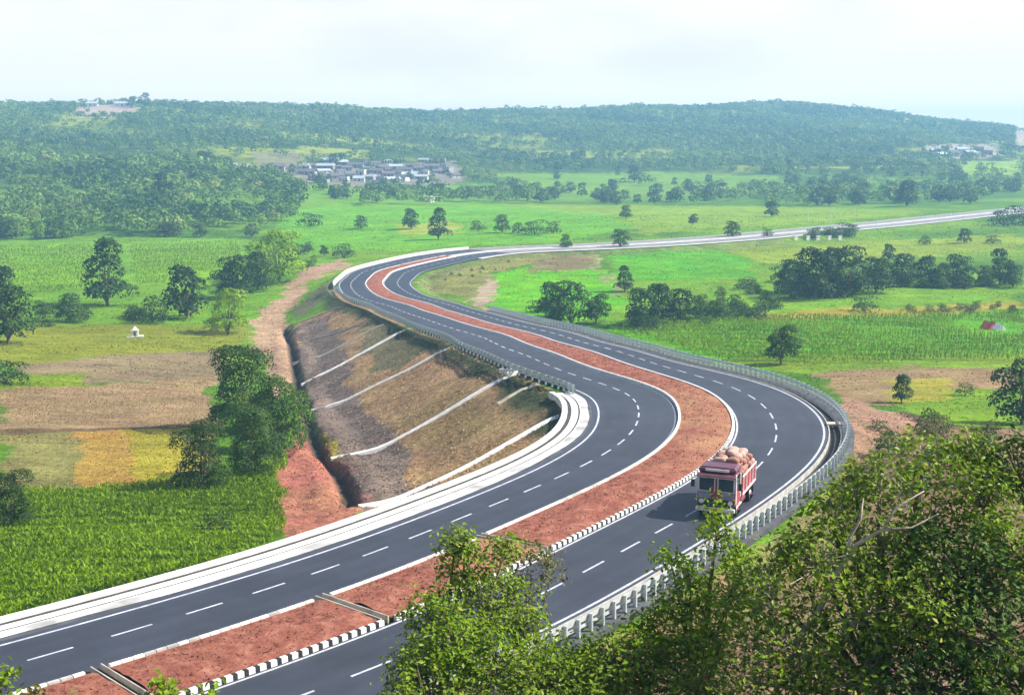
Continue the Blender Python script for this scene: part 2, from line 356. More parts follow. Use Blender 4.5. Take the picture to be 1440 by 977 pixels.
PATCH = [
 ([(0,328),(150,333),(330,335),(470,350),(440,400),(330,470),(0,470)], (.075,.185,.018)),
 ([(0,345),(132,345),(130,402),(60,420),(0,405)], (.105,.26,.016)),
 ([(178,342),(335,336),(345,372),(240,405),(185,400)], (.10,.24,.018)),
 ([(400,292),(720,288),(860,292),(900,318),(780,342),(650,346),(560,352),(440,350),(400,330)], (.078,.235,.016)),
 ([(690,286),(1130,292),(1300,298),(1120,316),(900,330),(870,305)], (.115,.215,.030)),
 ([(560,316),(640,312),(650,328),(560,330)], (.17,.25,.05)),
 ([(0,455),(345,452),(320,500),(0,515)], (.115,.155,.028)),
 ([(30,508),(305,495),(297,532),(0,548)], (.22,.165,.085)),
 ([(0,530),(132,524),(130,546),(0,549)], (.10,.17,.02)),
 ([(0,547),(130,544),(297,530),(302,597),(0,602)], (.295,.20,.10)),
 ([(0,601),(302,595),(302,606),(0,611)], (.15,.095,.045)),
 ([(0,609),(302,603),(290,690),(0,700)], (.20,.185,.055)),
 ([(100,606),(165,604),(200,700),(110,704)], (.36,.225,.045)),
 ([(165,604),(260,604),(285,690),(200,694)], (.19,.20,.045)),
 ([(-60,690),(120,688),(300,676),(330,660),(398,640),(402,760),(250,830),(0,905),(-60,900)], (.050, .120, .010)),
 ([(0,402),(180,402),(330,440),(330,456),(0,458)], (.075,.18,.018)),
 ([(340,480),(352,455),(385,420),(470,362),(486,372),(470,382),(430,400),(405,440),(405,465),(414,520),(418,560),(398,560),(370,520)], (.37,.235,.145)),
 ([(385,655),(408,622),(432,614),(455,640),(480,668),(500,722),(480,750),(398,760)], (.34,.135,.085)),
 ([(404,468),(470,432),(480,395),(600,470),(690,500),(800,560),(830,585),(640,720),(500,724),(468,652),(428,566)], (.34, .215, .105)),
 ([(500,460),(560,470),(600,490),(560,520),(500,500)], (.18,.15,.075)),
 ([(560,560),(640,530),(700,560),(660,620),(590,640)], (.30,.20,.09)),
 ([(406,470),(452,446),(470,470),(478,500),(505,545),(560,610),(640,685),(590,705),(505,722),(470,655),(430,566)], (.19, .138, .108)),
 ([(470,655),(500,660),(520,690),(512,715),(500,720)], (.26,.13,.10)),
 ([(420,545),(436,548),(446,585),(474,652),(462,655),(440,620),(428,590)], (.17,.185,.05)),
 ([(405,440),(440,410),(470,395),(478,415),(430,445)], (.16,.16,.07)),
 ([(585,400),(620,380),(690,362),(790,352),(800,360),(720,375),(690,400),(672,425),(640,412)], (.215,.215,.055)),
 ([(662,428),(672,402),(700,388),(712,392),(690,415),(700,440)], (.38,.29,.19)),
 ([(690,412),(712,385),(742,374),(862,378),(880,445),(800,455),(740,445),(700,432)], (.070,.255,.008)),
 ([(748,362),(832,354),(842,378),(742,382)], (.19,.155,.065)),
 ([(832,354),(840,353),(872,410),(862,415)], (.27,.25,.11)),
 ([(855,350),(1008,345),(1062,368),(1052,392),(880,392)], (.055,.215,.012)),
 ([(1010,342),(1440,330),(1440,352),(1080,372)], (.125,.205,.035)),
 ([(880,395),(1440,380),(1440,445),(860,455)], (.085,.20,.020)),
 ([(845,458),(1440,436),(1440,516),(1130,524),(1010,512),(900,476)], (.065,.225,.010)),
 ([(1060,440),(1440,425),(1440,436),(1060,452)], (.18,.19,.05)),
 ([(1020,508),(1440,496),(1440,520),(1130,526)], (.10,.19,.025)),
 ([(1130,525),(1280,514),(1440,522),(1440,545),(1330,552),(1280,572),(1200,572),(1160,545)], (.27,.185,.085)),
 ([(1270,545),(1440,545),(1440,602),(1290,590)], (.095,.195,.020)),
 ([(1230,535),(1330,530),(1330,560),(1250,570)], (.17,.19,.05)),
 ([(1186,560),(1240,572),(1300,596),(1310,625),(1200,655),(1188,620)], (.37,.215,.14)),
 ([(430,205),(520,212),(520,225),(400,222)], (.15,.21,.06)),
 ([(350,215),(420,212),(430,232),(360,236)], (.21,.20,.09)),
 ([(320,232),(640,226),(660,256),(420,258)], (.21,.185,.13)),
 ([(700,245),(900,240),(1100,250),(1000,275),(760,268)], (.09,.20,.028)),
 ([(400,258),(700,256),(700,286),(400,292)], (.085,.205,.022)),
 ([(1300,205),(1405,200),(1405,222),(1310,224)], (.33,.28,.20)),
 ([(1340,228),(1440,226),(1440,250),(1360,250)], (.14,.26,.05)),
 ([(104,150),(196,147),(196,165),(108,166)], (.42,.31,.24)),
 ([(1428,175),(1450,172),(1450,210),(1425,212)], (.42,.34,.27)),
]
JX = FX + vnoise(FX, FY, 3, 41) * np.clip(FD * .006, .3, 4) + vnoise(FX, FY, 12, 43) * np.clip(FD * .008, .3, 6)
JY = FY + vnoise(FX, FY, 3, 42) * np.clip(FD * .010, .3, 6) + vnoise(FX, FY, 12, 44) * np.clip(FD * .012, .3, 8)
WP = []
for P, c in PATCH:
    W = wpoly(P); WP.append(W)
    lo, hi = W.min(0) - 20, W.max(0) + 20
    k = np.where((FX > lo[0]) & (FX < hi[0]) & (FY > lo[1]) & (FY < hi[1]))[0]
    k = k[inside(JX[k], JY[k], W)]
    cov[k, :3] = c
gr = cov[:, 1] > cov[:, 0] * 1.02
cov[gr, 0] *= 1.62; cov[gr, 1] *= 1.34; cov[gr, 2] *= .55
# darker green band on the bank just below the road edge, and grass along the right verge
mk = (np.abs(FX) < 120) & (FY > 40) & (FY < 460)
k = np.where(mk)[0]; d, i = near_road(FX[k], FY[k]); s = SS[i]; o = np.abs(d) - np.where(d < 0, lw(s), rw(s))
w = (sstep(4.2, 1.2, o + 1.8 * vnoise(FX[k], FY[k], 4, 51)) * (o > 0) * (d < 0) * (s > 60) * (s < 270))[:, None]
cov[k, :3] = cov[k, :3] * (1 - w) + w * np.array((.060, .072, .030))
w = (sstep(9, 2, o + 2 * vnoise(FX[k], FY[k], 4, 52)) * (o > 0) * (d > 0) * (s > 75))[:, None] * .8
cov[k, :3] = cov[k, :3] * (1 - w) + w * np.array((.15, .175, .055))
w = ((o > 0) * (d > 0) * (s < 72) * (o < 60))[:, None] * (.75 + .25 * vnoise(FX[k], FY[k], 3, 53))[:, None]
cov[k, :3] = cov[k, :3] * (1 - w) + w * np.array((.27, .165, .10))
sd = poly_dist(FX[k], FY[k], stream); w = sstep(1.0, .5, sd)[:, None]
cov[k, :3] = cov[k, :3] * (1 - w) + w * np.array((.07, .05, .035))

gm = bpy.data.materials.new('land'); gm.use_nodes = True
N = gm.node_tree.nodes; L = gm.node_tree.links; p = N['Principled BSDF']; p.inputs['Roughness'].default_value = .95; p.inputs['Specular IOR Level'].default_value = .1
at = N.new('ShaderNodeAttribute'); at.attribute_name = 'tint'; tc = N.new('ShaderNodeTexCoord')
def noise(scale, detail=5, rough=.6, vec=None, sc=None):
    n = N.new('ShaderNodeTexNoise'); n.inputs['Scale'].default_value = scale; n.inputs['Detail'].default_value = detail; n.inputs['Roughness'].default_value = rough
    src = tc.outputs['Object']
    if sc:
        mp = N.new('ShaderNodeMapping'); mp.inputs['Scale'].default_value = sc; L.new(src, mp.inputs['Vector']); src = mp.outputs['Vector']
    L.new(src, n.inputs['Vector']); return n.outputs['Fac']
def ramp(v, a, b, lo, hi):
    r = N.new('ShaderNodeMapRange'); r.inputs['From Min'].default_value = a; r.inputs['From Max'].default_value = b; r.inputs['To Min'].default_value = lo; r.inputs['To Max'].default_value = hi
    L.new(v, r.inputs['Value']); return r.outputs['Result']
def mul(a, b):
    n = N.new('ShaderNodeMath'); n.operation = 'MULTIPLY'; L.new(a, n.inputs[0]); L.new(b, n.inputs[1]); return n.outputs[0]
v = mul(mul(ramp(noise(1.6, 6, .7), .3, .7, .55, 1.45), ramp(noise(.16, 5, .65), .3, .7, .75, 1.25)), ramp(noise(.03, 4, .6), .3, .7, .82, 1.18))
v = mul(v, ramp(noise(5.0, 5, .75), .3, .7, .72, 1.28)); v = mul(v, ramp(noise(1.0, 4, .6, sc=(.12, .55, 1)), .3, .7, .78, 1.22))
hs = N.new('ShaderNodeHueSaturation'); L.new(at.outputs['Color'], hs.inputs['Color']); L.new(v, hs.inputs['Value'])
L.new(ramp(noise(.09, 4, .6), .3, .7, .485, .515), hs.inputs['Hue'])
L.new(hs.outputs['Color'], p.inputs['Base Color'])
bp = N.new('ShaderNodeBump'); bp.inputs['Strength'].default_value = 1; bp.inputs['Distance'].default_value = .5
L.new(noise(1.1, 8, .7), bp.inputs['Height']); L.new(bp.outputs['Normal'], p.inputs['Normal'])
idx = np.arange(nx_ * ny_).reshape(ny_, nx_)
Q = np.stack([idx[:-1, :-1], idx[:-1, 1:], idx[1:, 1:], idx[1:, :-1]], -1).reshape(-1, 4)
me = mesh_np('terrain', np.stack([FX, FY, GZ.ravel()], 1), Q, gm, tint=cov, smooth=True)
tag(link('terrain', me), 'fields, bare earth banks and wooded hills around the curving road', 'terrain', kind='structure')

# ---------------------------------------------------------------- road
def srange(a, b, step): return np.append(np.arange(a, b - 1e-6, step), b)
def sheet(name, mats, s, edges, kind='structure', label=None, cat=None, parent=None, fn=None):
    """edges: list of (line, offset, dz) across the road, one row of vertices per s"""
    R = [rpt(s, *e) for e in edges]; n, m = len(s), len(edges)
    V = np.stack(R, 1).reshape(-1, 3)
    if fn: V = fn(V)
    i = np.arange(n * m).reshape(n, m)
    Q = np.stack([i[:-1, :-1], i[:-1, 1:], i[1:, 1:], i[1:, :-1]], -1).reshape(-1, 4)
    o = link(name, mesh_np(name, V, Q, mats), parent)
    return tag(o, label, cat, kind=kind)
S_END = float(SS[-1]) - 1
S0 = float(SS[0])
sr = srange(S0, S_END, 1.0)
am = M['asphalt']; N = am.node_tree.nodes; L = am.node_tree.links; p = N['Principled BSDF']
old = p.inputs['Base Color'].links[0].from_socket
tc = N.new('ShaderNodeTexCoord'); at = N.new('ShaderNodeAttribute'); at.attribute_name = 'tint'
v = mul(ramp(noise(.35, 6, .7), .3, .7, .86, 1.16), ramp(noise(6.0, 4, .7), .3, .7, .88, 1.12))
v = mul(v, at.outputs['Fac'])
hs = N.new('ShaderNodeHueSaturation'); L.new(old, hs.inputs['Color']); L.new(v, hs.inputs['Value']); L.new(hs.outputs['Color'], p.inputs['Base Color'])
def lane(edges, tints, label):
    for s, m, z in ((srange(S0, 372, 1.0), M['asphalt'], 0), (srange(371.9, S_END, 2.0), M['pale_asphalt'], .004)):
        rows = [rpt(s, ln, o, dz + z) for ln, o, dz in edges]; n, k = len(s), len(edges); V = np.stack(rows, 1).reshape(-1, 3); i = np.arange(n * k).reshape(n, k)
        Q = np.stack([i[:-1, :-1], i[:-1, 1:], i[1:, 1:], i[1:, :-1]], -1).reshape(-1, 4)
        tt = np.tile(np.array(tints), n) * (1 + .05 * vnoise(V[:, 0], V[:, 1], 6, 201) + .06 * vnoise(V[:, 0], V[:, 1], 23, 202))
        tag(link('carriageway', mesh_np('carriageway', V, Q, m, tint=tt)), label if m is M['asphalt'] else label.replace('dark asphalt', 'pale sheen-tinted asphalt').replace(' with the loaded truck', '') + ', on the far straight', 'road', kind='structure')
X_ = [0, .5, 1.0, 1.6, 2.1, 2.7, 3.3, 3.62]
TI = [1.35, 1.08, .93, 1.06, .93, .98, 1.10, 1.06]
lane([('A', -.55, -.02)] + [('A', x, .006 * x) for x in X_[:-1]] + [('B', -x, .006 * x) for x in X_[::-1]], [1.5] + TI[:-1] + TI[::-1], 'dark asphalt carriageway on the embankment side of the median')
lane([('C', x, .006 * x) for x in X_] + [('D', -x, .006 * x) for x in X_[::-1][1:]] + [('D', .30, -.02)], TI + TI[::-1][1:] + [1.5], 'dark asphalt carriageway with the loaded truck, on the hill side of the median')

# painted lines: a sheet 4 mm above the asphalt
V = []; Q = []
def stripe(s0, s1, line, off, w, dz):
    s = srange(s0, s1, 1.0); a = rpt(s, line, off - w / 2, dz); b = rpt(s, line, off + w / 2, dz); n = len(s); k = len(V)
    for i in range(n): V.extend([tuple(a[i]), tuple(b[i])])
    for i in range(n - 1): Q.append((k + 2 * i, k + 2 * i + 1, k + 2 * i + 3, k + 2 * i + 2))
stripe(S0, S_END, 'A', 0.05, .17, .006); stripe(S0, S_END, 'D', -.05, .18, .006)
stripe(S0, S_END, 'C', .22, .15, .006); stripe(46, S_END, 'B', -.22, .13, .006)
for s in np.arange(math.ceil(S0) + 2.5, S_END - 10, 4.5):
    wl = .15 if s < 120 else .2
    stripe(s, s + 2.4, 'B', -3.62, wl, .026); stripe(s + .9, s + 3.3, 'C', 3.62, wl, .026)
tag(link('lane_marking', mesh_np('lane_marking', V, np.array(Q), M['paint'])), 'white painted edge lines and lane dashes on both carriageways', 'road marking', kind='structure')

sheet('road_shoulder', M['pale_verge'], srange(360, S_END, 2), [('A', -1.9, -.05), ('A', -.3, .02)], label='pale dusty shoulder along the far side of the road beyond the far bend', cat='shoulder')
sheet('road_shoulder', M['pale_verge'], srange(352, S_END, 2), [('D', .25, .02), ('D', 2.0, -.08)], label='pale dusty shoulder along the near side of the road beyond the far bend', cat='shoulder')
sheet('median_strip', M['pale_verge'], srange(351, S_END, 2), [('B', .1, .03), ('C', -.1, .03)], label='pale paved median of the far straight road', cat='median')
# the raised median: red earth between two kerbs
med = bpy.data.materials.new('red_earth'); med.use_nodes = True
N = med.node_tree.nodes; L = med.node_tree.links; p = N['Principled BSDF']; p.inputs['Roughness'].default_value = .95; p.inputs['Specular IOR Level'].default_value = .1
tc = N.new('ShaderNodeTexCoord')
cr = N.new('ShaderNodeValToRGB'); e = cr.color_ramp.elements
e[0].position = .28; e[0].color = (.12, .042, .030, 1); e[1].position = .75; e[1].color = (.42, .21, .14, 1)
x = e.new(.5); x.color = (.265, .092, .060, 1)
L.new(noise(1.3, 9, .72), cr.inputs['Fac'])
at = N.new('ShaderNodeAttribute'); at.attribute_name = 'tint'
mx = N.new('ShaderNodeMix'); mx.data_type = 'RGBA'; mx.inputs['B'].default_value = (.40, .235, .12, 1)
L.new(cr.outputs['Color'], mx.inputs['A']); L.new(mul(at.outputs['Fac'], ramp(noise(.5, 6, .7), .3, .7, .3, 1.0)), mx.inputs['Factor']); L.new(mx.outputs['Result'], p.inputs['Base Color'])
bp = N.new('ShaderNodeBump'); bp.inputs['Strength'].default_value = 1; bp.inputs['Distance'].default_value = .12
L.new(noise(3.0, 8, .7), bp.inputs['Height']); L.new(bp.outputs['Normal'], p.inputs['Normal'])
smed = srange(S0, 352, .4); K = 11
a = rpt(smed, 'B', .22); b = rpt(smed, 'C', -.22); V = []; tn = []
for j in range(K):
    f = j / (K - 1); P = a * (1 - f) + b * f
    hgt = .16 + .16 * math.sin(math.pi * f) + (0 if j in (0, K - 1) else 1) * (.10 * vnoise(P[:, 0], P[:, 1], .9, 61) + .07 * vnoise(P[:, 0], P[:, 1], .45, 62))
    P[:, 2] += hgt; V.append(P)
    tn.append(sstep(38, 58, smed) * sstep(98, 72, smed) * (.5 + .5 * vnoise(P[:, 0], P[:, 1], 4, 63)) + .75 * sstep(18, 21, smed) * sstep(27, 24, smed))
V = np.stack(V, 1).reshape(-1, 3); tn = np.stack(tn, 1).ravel(); n = len(smed); i = np.arange(n * K).reshape(n, K)
Q = np.stack([i[:-1, :-1], i[:-1, 1:], i[1:, 1:], i[1:, :-1]], -1).reshape(-1, 4)
# gaps where the median drains cross
DR = [-2.6, 11.0, 25.3]
fc = np.repeat(smed[:-1], K - 1); keep = np.ones(len(fc), bool)
for sdx in DR: keep &= ~(np.abs(fc + .2 - sdx) < .36)
tag(link('median_strip', mesh_np('median_strip', V, Q[keep], med, tint=np.clip(tn, 0, 1), smooth=True)), 'raised strip of bare red earth between the two carriageways', 'median', kind='structure')

def kerb(name, line, side, s0, s1, label, painted):
    """kerb stones 0.9 m long; side +1: the kerb's road face is on the right of the line"""
    mb = MB(); step = .31; k = 0; s = s0
    while s < s1:
        st = (step * (1.15 if k % 2 == 0 else .85) if painted else .62) if s < 120 else 1.24
        gap = any(abs(s + st / 2 - g) < .5 for g in DR)
        e = s + st - (.0 if painted else .05)
        P = [rpt(t, line, o, z)[0] for t in (s, e) for o, z in ((0, -.05), (-.02 * side, .27), (-.24 * side, .27), (-.24 * side, -.05))]
        m = (k % 2) if (painted and s < 58) else (0 if (random.random() < .8 or s > 45) else 2)
        if not gap: mb.add(P, [(0, 1, 5, 4), (1, 2, 6, 5), (2, 3, 7, 6), (3, 2, 1, 0), (4, 5, 6, 7)], m=m)
        s += st; k += 1
    o = mb.build(name, [M['white_paint'], M['black_paint'], M['concrete']])
    tag(o, label, 'kerb', kind='structure')
kerb('kerb', 'C', 1, S0, 352, 'black and white painted kerb along the truck side of the median', True)
kerb('kerb', 'B', -1, S0, 352, 'pale chipped kerb along the embankment side of the median', False)
for n_, sdx in enumerate(DR):
    root = empty('median_drain', tuple(rpt(sdx, 'B', 2.4)[0]), heading(sdx) - math.pi / 2)
    wdt = float(np.interp(sdx, SS, LINE['C'] - LINE['B']))
    for sg in (-1, 1):
        mb = MB(); mb.box((0, sg * .26, .05), (wdt - .1, .09, .46), bev=.02); mb.build('side_wall', M['cream_conc'], root)
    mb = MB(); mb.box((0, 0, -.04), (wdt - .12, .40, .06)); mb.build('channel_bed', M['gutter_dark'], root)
    tag(root, ['narrow concrete drain across the red median nearest the photo\'s bottom left corner', 'narrow concrete drain across the red median below the left carriageway dashes, second from the bottom', 'narrow concrete drain across the tan stretch of median behind the foreground sapling'][n_], 'drain', 'cross drains in the median')

# left road edge near the camera: limewashed shoulder, drain and low outer wall
sl = srange(S0, 84, 1.0)
def jag(V):
    return V
tap = lambda s: sstep(88, 74, s)
def sheet2(name, m, s, rows, label, cat, kind='structure'):
    V = np.stack([r(s) for r in rows], 1).reshape(-1, 3); n, k = len(s), len(rows); i = np.arange(n * k).reshape(n, k)
    Q = np.stack([i[:-1, :-1], i[:-1, 1:], i[1:, 1:], i[1:, :-1]], -1).reshape(-1, 4)
    return tag(link(name, mesh_np(name, V, Q, m)), label, cat, kind=kind)
def vrow(off, dz): return lambda s: np.array([rpt(x, 'A', -off(x) if callable(off) else -off, dz)[0] for x in s])
sh_in = lambda x: .62 + .34 * (vnoise(x, 0, 6, 71) * .5 + .5)
sheet2('road_shoulder', M['shoulder'], srange(S0, 86, .5), [vrow(sh_in, .006), vrow(1.3, .02), vrow(1.60, .03)], 'limewashed white shoulder beside the left carriageway', 'shoulder')
sheet2('gravel_verge', M['old_asphalt'], srange(S0, 88, 1), [vrow(.45, -.03), vrow(1.1, -.012), vrow(1.58, -.02)], 'grey gravel strip between the edge line and the white shoulder', 'verge')
def wall_run(mb, s0, s1, off0, off1, z0, z1, m=0, step=1.5, line='A', sg=-1):
    s = srange(s0, s1, step)
    P = [rpt(s, line, sg * o, z) for o, z in ((off0, z0), (off0, z1), (off1, z1), (off1, z0))]
    n = len(s); V = np.stack(P, 1).reshape(-1, 3)
    Qs = []
    for i in range(n - 1):
        for j in range(3): Qs.append((4 * i + j, 4 * i + j + 1, 4 * i + 4 + j + 1, 4 * i + 4 + j))
    Qs += [(3, 2, 1, 0), (4 * n - 4, 4 * n - 3, 4 * n - 2, 4 * n - 1)]
    mb.add(V, Qs, m=m)
root = empty('roadside_drain', tuple(rpt(20, 'A', -2.3)[0]))
def at_root(o): o.parent = root; o.matrix_parent_inverse = Matrix.Translation(-Vector(root.location)); return o
mb = MB(); wall_run(mb, S0, 86, 1.60, 1.70, -.6, .03); at_root(mb.build('inner_wall', M['white_conc']))
mb = MB(); wall_run(mb, S0, 86, 1.86, 2.50, -.6, .03)
at_root(mb.build('cover_slab', M['white_conc']))
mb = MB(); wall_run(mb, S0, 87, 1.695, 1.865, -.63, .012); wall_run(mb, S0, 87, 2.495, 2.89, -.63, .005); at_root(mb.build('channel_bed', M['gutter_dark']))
tag(root, 'white concrete roadside drain between the shoulder and the low outer wall', 'drain')
mb = MB(); wall_run(mb, S0, 86, 2.88, 3.38, -1.2, .20)
o = mb.build('parapet_wall', M['white_conc']); tag(o, 'long low whitewashed wall along the outer edge of the left carriageway', 'wall')
mb = MB(); wall_run(mb, 273, 372, 1.1, 1.5, -.8, .75, step=2)
o = mb.build('parapet_wall', M['white_conc']); tag(o, 'low white wall around the outside of the far bend', 'wall')
# right side drain beside the outer lane
sdr = (4, 205)
root = empty('roadside_drain', tuple(rpt(70, 'D', 1.0)[0]))
mb = MB(); wall_run(mb, *sdr, .34, .44, -.55, .05, line='D', sg=1); at_root(mb.build('inner_wall', M['concrete']))
mb = MB(); wall_run(mb, *sdr, 1.36, 1.48, -.55, .06, line='D', sg=1); at_root(mb.build('outer_wall', M['concrete']))
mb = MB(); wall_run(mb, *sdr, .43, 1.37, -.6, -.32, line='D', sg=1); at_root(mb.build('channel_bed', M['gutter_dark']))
tag(root, 'open dark drain between the right edge line and the crash barrier', 'drain')
mb = MB(); wall_run(mb, *sdr, 1.49, 2.5, -.5, .02, line='D', sg=1); o = mb.build('road_shoulder', M['old_asphalt']); tag(o, 'narrow grey shoulder under the right crash barrier', 'shoulder', kind='structure')
pp = rpt(66.5, 'D', 1.0, .12)[0]
mb = MB(); mb.box((0, 0, 0), (1.5, .9, .14), bev=.03); o = mb.build('drain_slab', M['cream_conc']); o.location = pp; o.rotation_euler = (0, 0, heading(66.5) - math.pi / 2)
tag(o, 'short pinkish concrete slab bridging the dark drain at the apex of the near bend', 'slab')

# crash barriers: W-beam on posts
def barrier(line, sg, off, s0, s1, label, sp, beams=(.72,)):
    root = empty('crash_barrier', tuple(rpt(s0, line, sg * off)[0]))
    inv = Matrix.Translation(-Vector(root.location))
    s = srange(s0, s1, 1.0)
    prof = [(0, -.14), (.05, -.09), (.05, -.05), (0, 0), (.05, .05), (.05, .09), (0, .14), (-.02, .14), (-.02, -.14)]
    for bz in beams:
        P = [rpt(s, line, sg * (off - u), bz + z) for u, z in prof]; n = len(s); k = len(prof); V = np.stack(P, 1).reshape(-1, 3)
        Qs = [(k * i + j, k * i + (j + 1) % k, k * (i + 1) + (j + 1) % k, k * (i + 1) + j) for i in range(n - 1) for j in range(k)]
        mb = MB(); mb.add(V, Qs); o = mb.build('rail', M['steel'], root); o.matrix_parent_inverse = inv
    if len(beams) == 1:
        mb = MB(); wall_run(mb, s0, s1, off - .01, off + .03, .36, .50, step=1, line=line, sg=sg); o = mb.build('lower_rail', M['steel'], root); o.matrix_parent_inverse = inv
    mb = MB(); mb.box((0, 0, .42), (.20, .13, 1.1)); mb.box((-.10, 0, .72), (.09, .10, .26)); pm = mb.mesh('post', M['steel_dull'])
    for t in np.arange(s0 + .5, s1, sp):
        o = link('post', pm, root); o.matrix_parent_inverse = inv; o.location = rpt(t, line, sg * (off + .16))[0]
        o.rotation_euler = (0, 0, heading(t) - math.pi / 2 + (0 if sg > 0 else math.pi))
    tag(root, label, 'crash barrier')
barrier('D', 1, 1.85, 8, 99, 'steel crash barrier around the right edge of the near bend, just above the foreground trees', 1.0, (.80,))
barrier('D', 1, 1.85, 99.3, 205, 'steel crash barrier on the right road edge beside the bright fields, beyond the near bend', 1.5, (.44, .80))
barrier('A', -1, .95, 84, 268, 'long steel crash barrier along the embankment above the white chutes', 2.0, (.44, .80))

# chutes down the bank
CH = [((590,461),(424,546),.42,'white concrete chute on the bank, third from the far bend'),((633,489),(438,581),.42,'white concrete chute on the bank, fourth from the far bend'),
      ((722,527),(466,649),.52,'longest and widest white concrete chute on the bank, with a forked inlet at the barrier'),((788,584),(506,712),.44,'white concrete chute running just below the long white wall, nearest the camera'),
      ((478,431),(405,467),.4,'faint grey concrete chute nearest the far bend'),((540,456),(412,515),.28,'thin grey chute on the dark stone pitching, second from the far bend'),
      ((522,449),(436,480),.2,'faintest thin chute, between the two grey chutes near the far bend'),((757,541),(700,570),.2,'short thin chute right of the forked inlet, high on the bank')]
for (a, b, wd, lab) in CH:
    A_, B_ = spot(*a), spot(*b); n = 22; root = empty('drain_chute', A_)
    xs = np.linspace(A_[0], B_[0], n); ys = np.linspace(A_[1], B_[1], n); zs = groundv(xs, ys); zs = np.convolve(np.r_[zs[0], zs[0], zs, zs[-1], zs[-1]], np.ones(5) / 5, 'valid') + .10
    tx, ty = B_[0] - A_[0], B_[1] - A_[1]; l = math.hypot(tx, ty); nx, ny = -ty / l, tx / l
    def run(o0, o1, z0, z1):
        V = []; Qs = []
        for i in range(n):
            for o, z in ((o0, z0), (o0, z1), (o1, z1), (o1, z0)): V.append((xs[i] + nx * o - A_[0], ys[i] + ny * o - A_[1], zs[i] + z - A_[2]))
        for i in range(n - 1):
            for j in range(4): Qs.append((4 * i + j, 4 * i + (j + 1) % 4, 4 * i + 4 + (j + 1) % 4, 4 * i + 4 + j))
        Qs += [(3, 2, 1, 0), (4 * n - 4, 4 * n - 3, 4 * n - 2, 4 * n - 1)]
        return V, Qs
    mt = M['white_paint'] if wd > .41 else M['cream_conc']
    mb = MB(); mb.add(*run(-wd * .55, wd * .55, -.3, .06)); mb.build('channel_bed', mt, root)
    for sg in (-1, 1):
        mb = MB(); mb.add(*run(sg * wd * .55, sg * (wd * .55 + .10), -.3, .13)); mb.build('side_wall', mt, root)
    if wd > .51:
        for sg in (-1, 1):
            mb = MB(); mb.box((tx / l * .2 + nx * sg * .9, ty / l * .2 + ny * sg * .9, .35), (.22, 2.4, .5), rz=math.atan2(ty, tx) - math.pi / 2 + sg * .35); mb.build('inlet_wall', mt, root)
    tag(root, lab, 'drain chute')

# ---------------------------------------------------------------- foliage
def leaves(P, Nn, size, r, asp=.62, bend=.0, upright=False):
    """one diamond leaf per point P with normal Nn"""
    n = len(P); rv = r.normal(size=(n, 3)); t = np.cross(Nn, rv)
    if upright: t = np.array([0, 0, 1.]) + r.normal(0, .35, (n, 3)); t -= Nn * (t * Nn).sum(1)[:, None]
    t /= np.linalg.norm(t, axis=1)[:, None] + 1e-9
    b = np.cross(Nn, t); sz = size * r.uniform(.55, 1.4, n)[:, None]
    V = np.empty((n, 4, 3)); V[:, 0] = P - t * sz * .5; V[:, 1] = P + b * sz * .5 * asp + Nn * sz * bend; V[:, 2] = P + t * sz * .5; V[:, 3] = P - b * sz * .5 * asp + Nn * sz * bend
    return V.reshape(-1, 3), np.arange(4 * n).reshape(n, 4)

def crown_pts(lobes, n, r, shell=.16, up=.25):
    lobes = np.array(lobes); A = (lobes[:, 3] * lobes[:, 4] * lobes[:, 5]) ** (2 / 3); k = r.choice(len(lobes), n, p=A / A.sum())
    d = r.normal(size=(n, 3)); d /= np.linalg.norm(d, axis=1)[:, None]
    d[:, 2] = np.where(d[:, 2] < -.35, -d[:, 2], d[:, 2])
    rad = 1 - np.abs(r.normal(0, shell, n)); rad += .10 * np.sin(d[:, 0] * 7 + k * 2) * np.sin(d[:, 1] * 6 + k) + .07 * np.sin(d[:, 2] * 9 + k * 3)
    P = lobes[k, :3] + d * lobes[k, 3:6] * rad[:, None]
    deep = np.zeros(n)
    for l in range(len(lobes)):
        q_ = (((P - lobes[l, :3]) / lobes[l, 3:6]) ** 2).sum(1); deep += (q_ < .45)
    m = deep < 1
    nn = d * 1.0 + r.normal(0, .42, (n, 3)) + np.array([0, 0, up]); nn /= np.linalg.norm(nn, axis=1)[:, None]
    return P[m], nn[m], d[m], k[m]

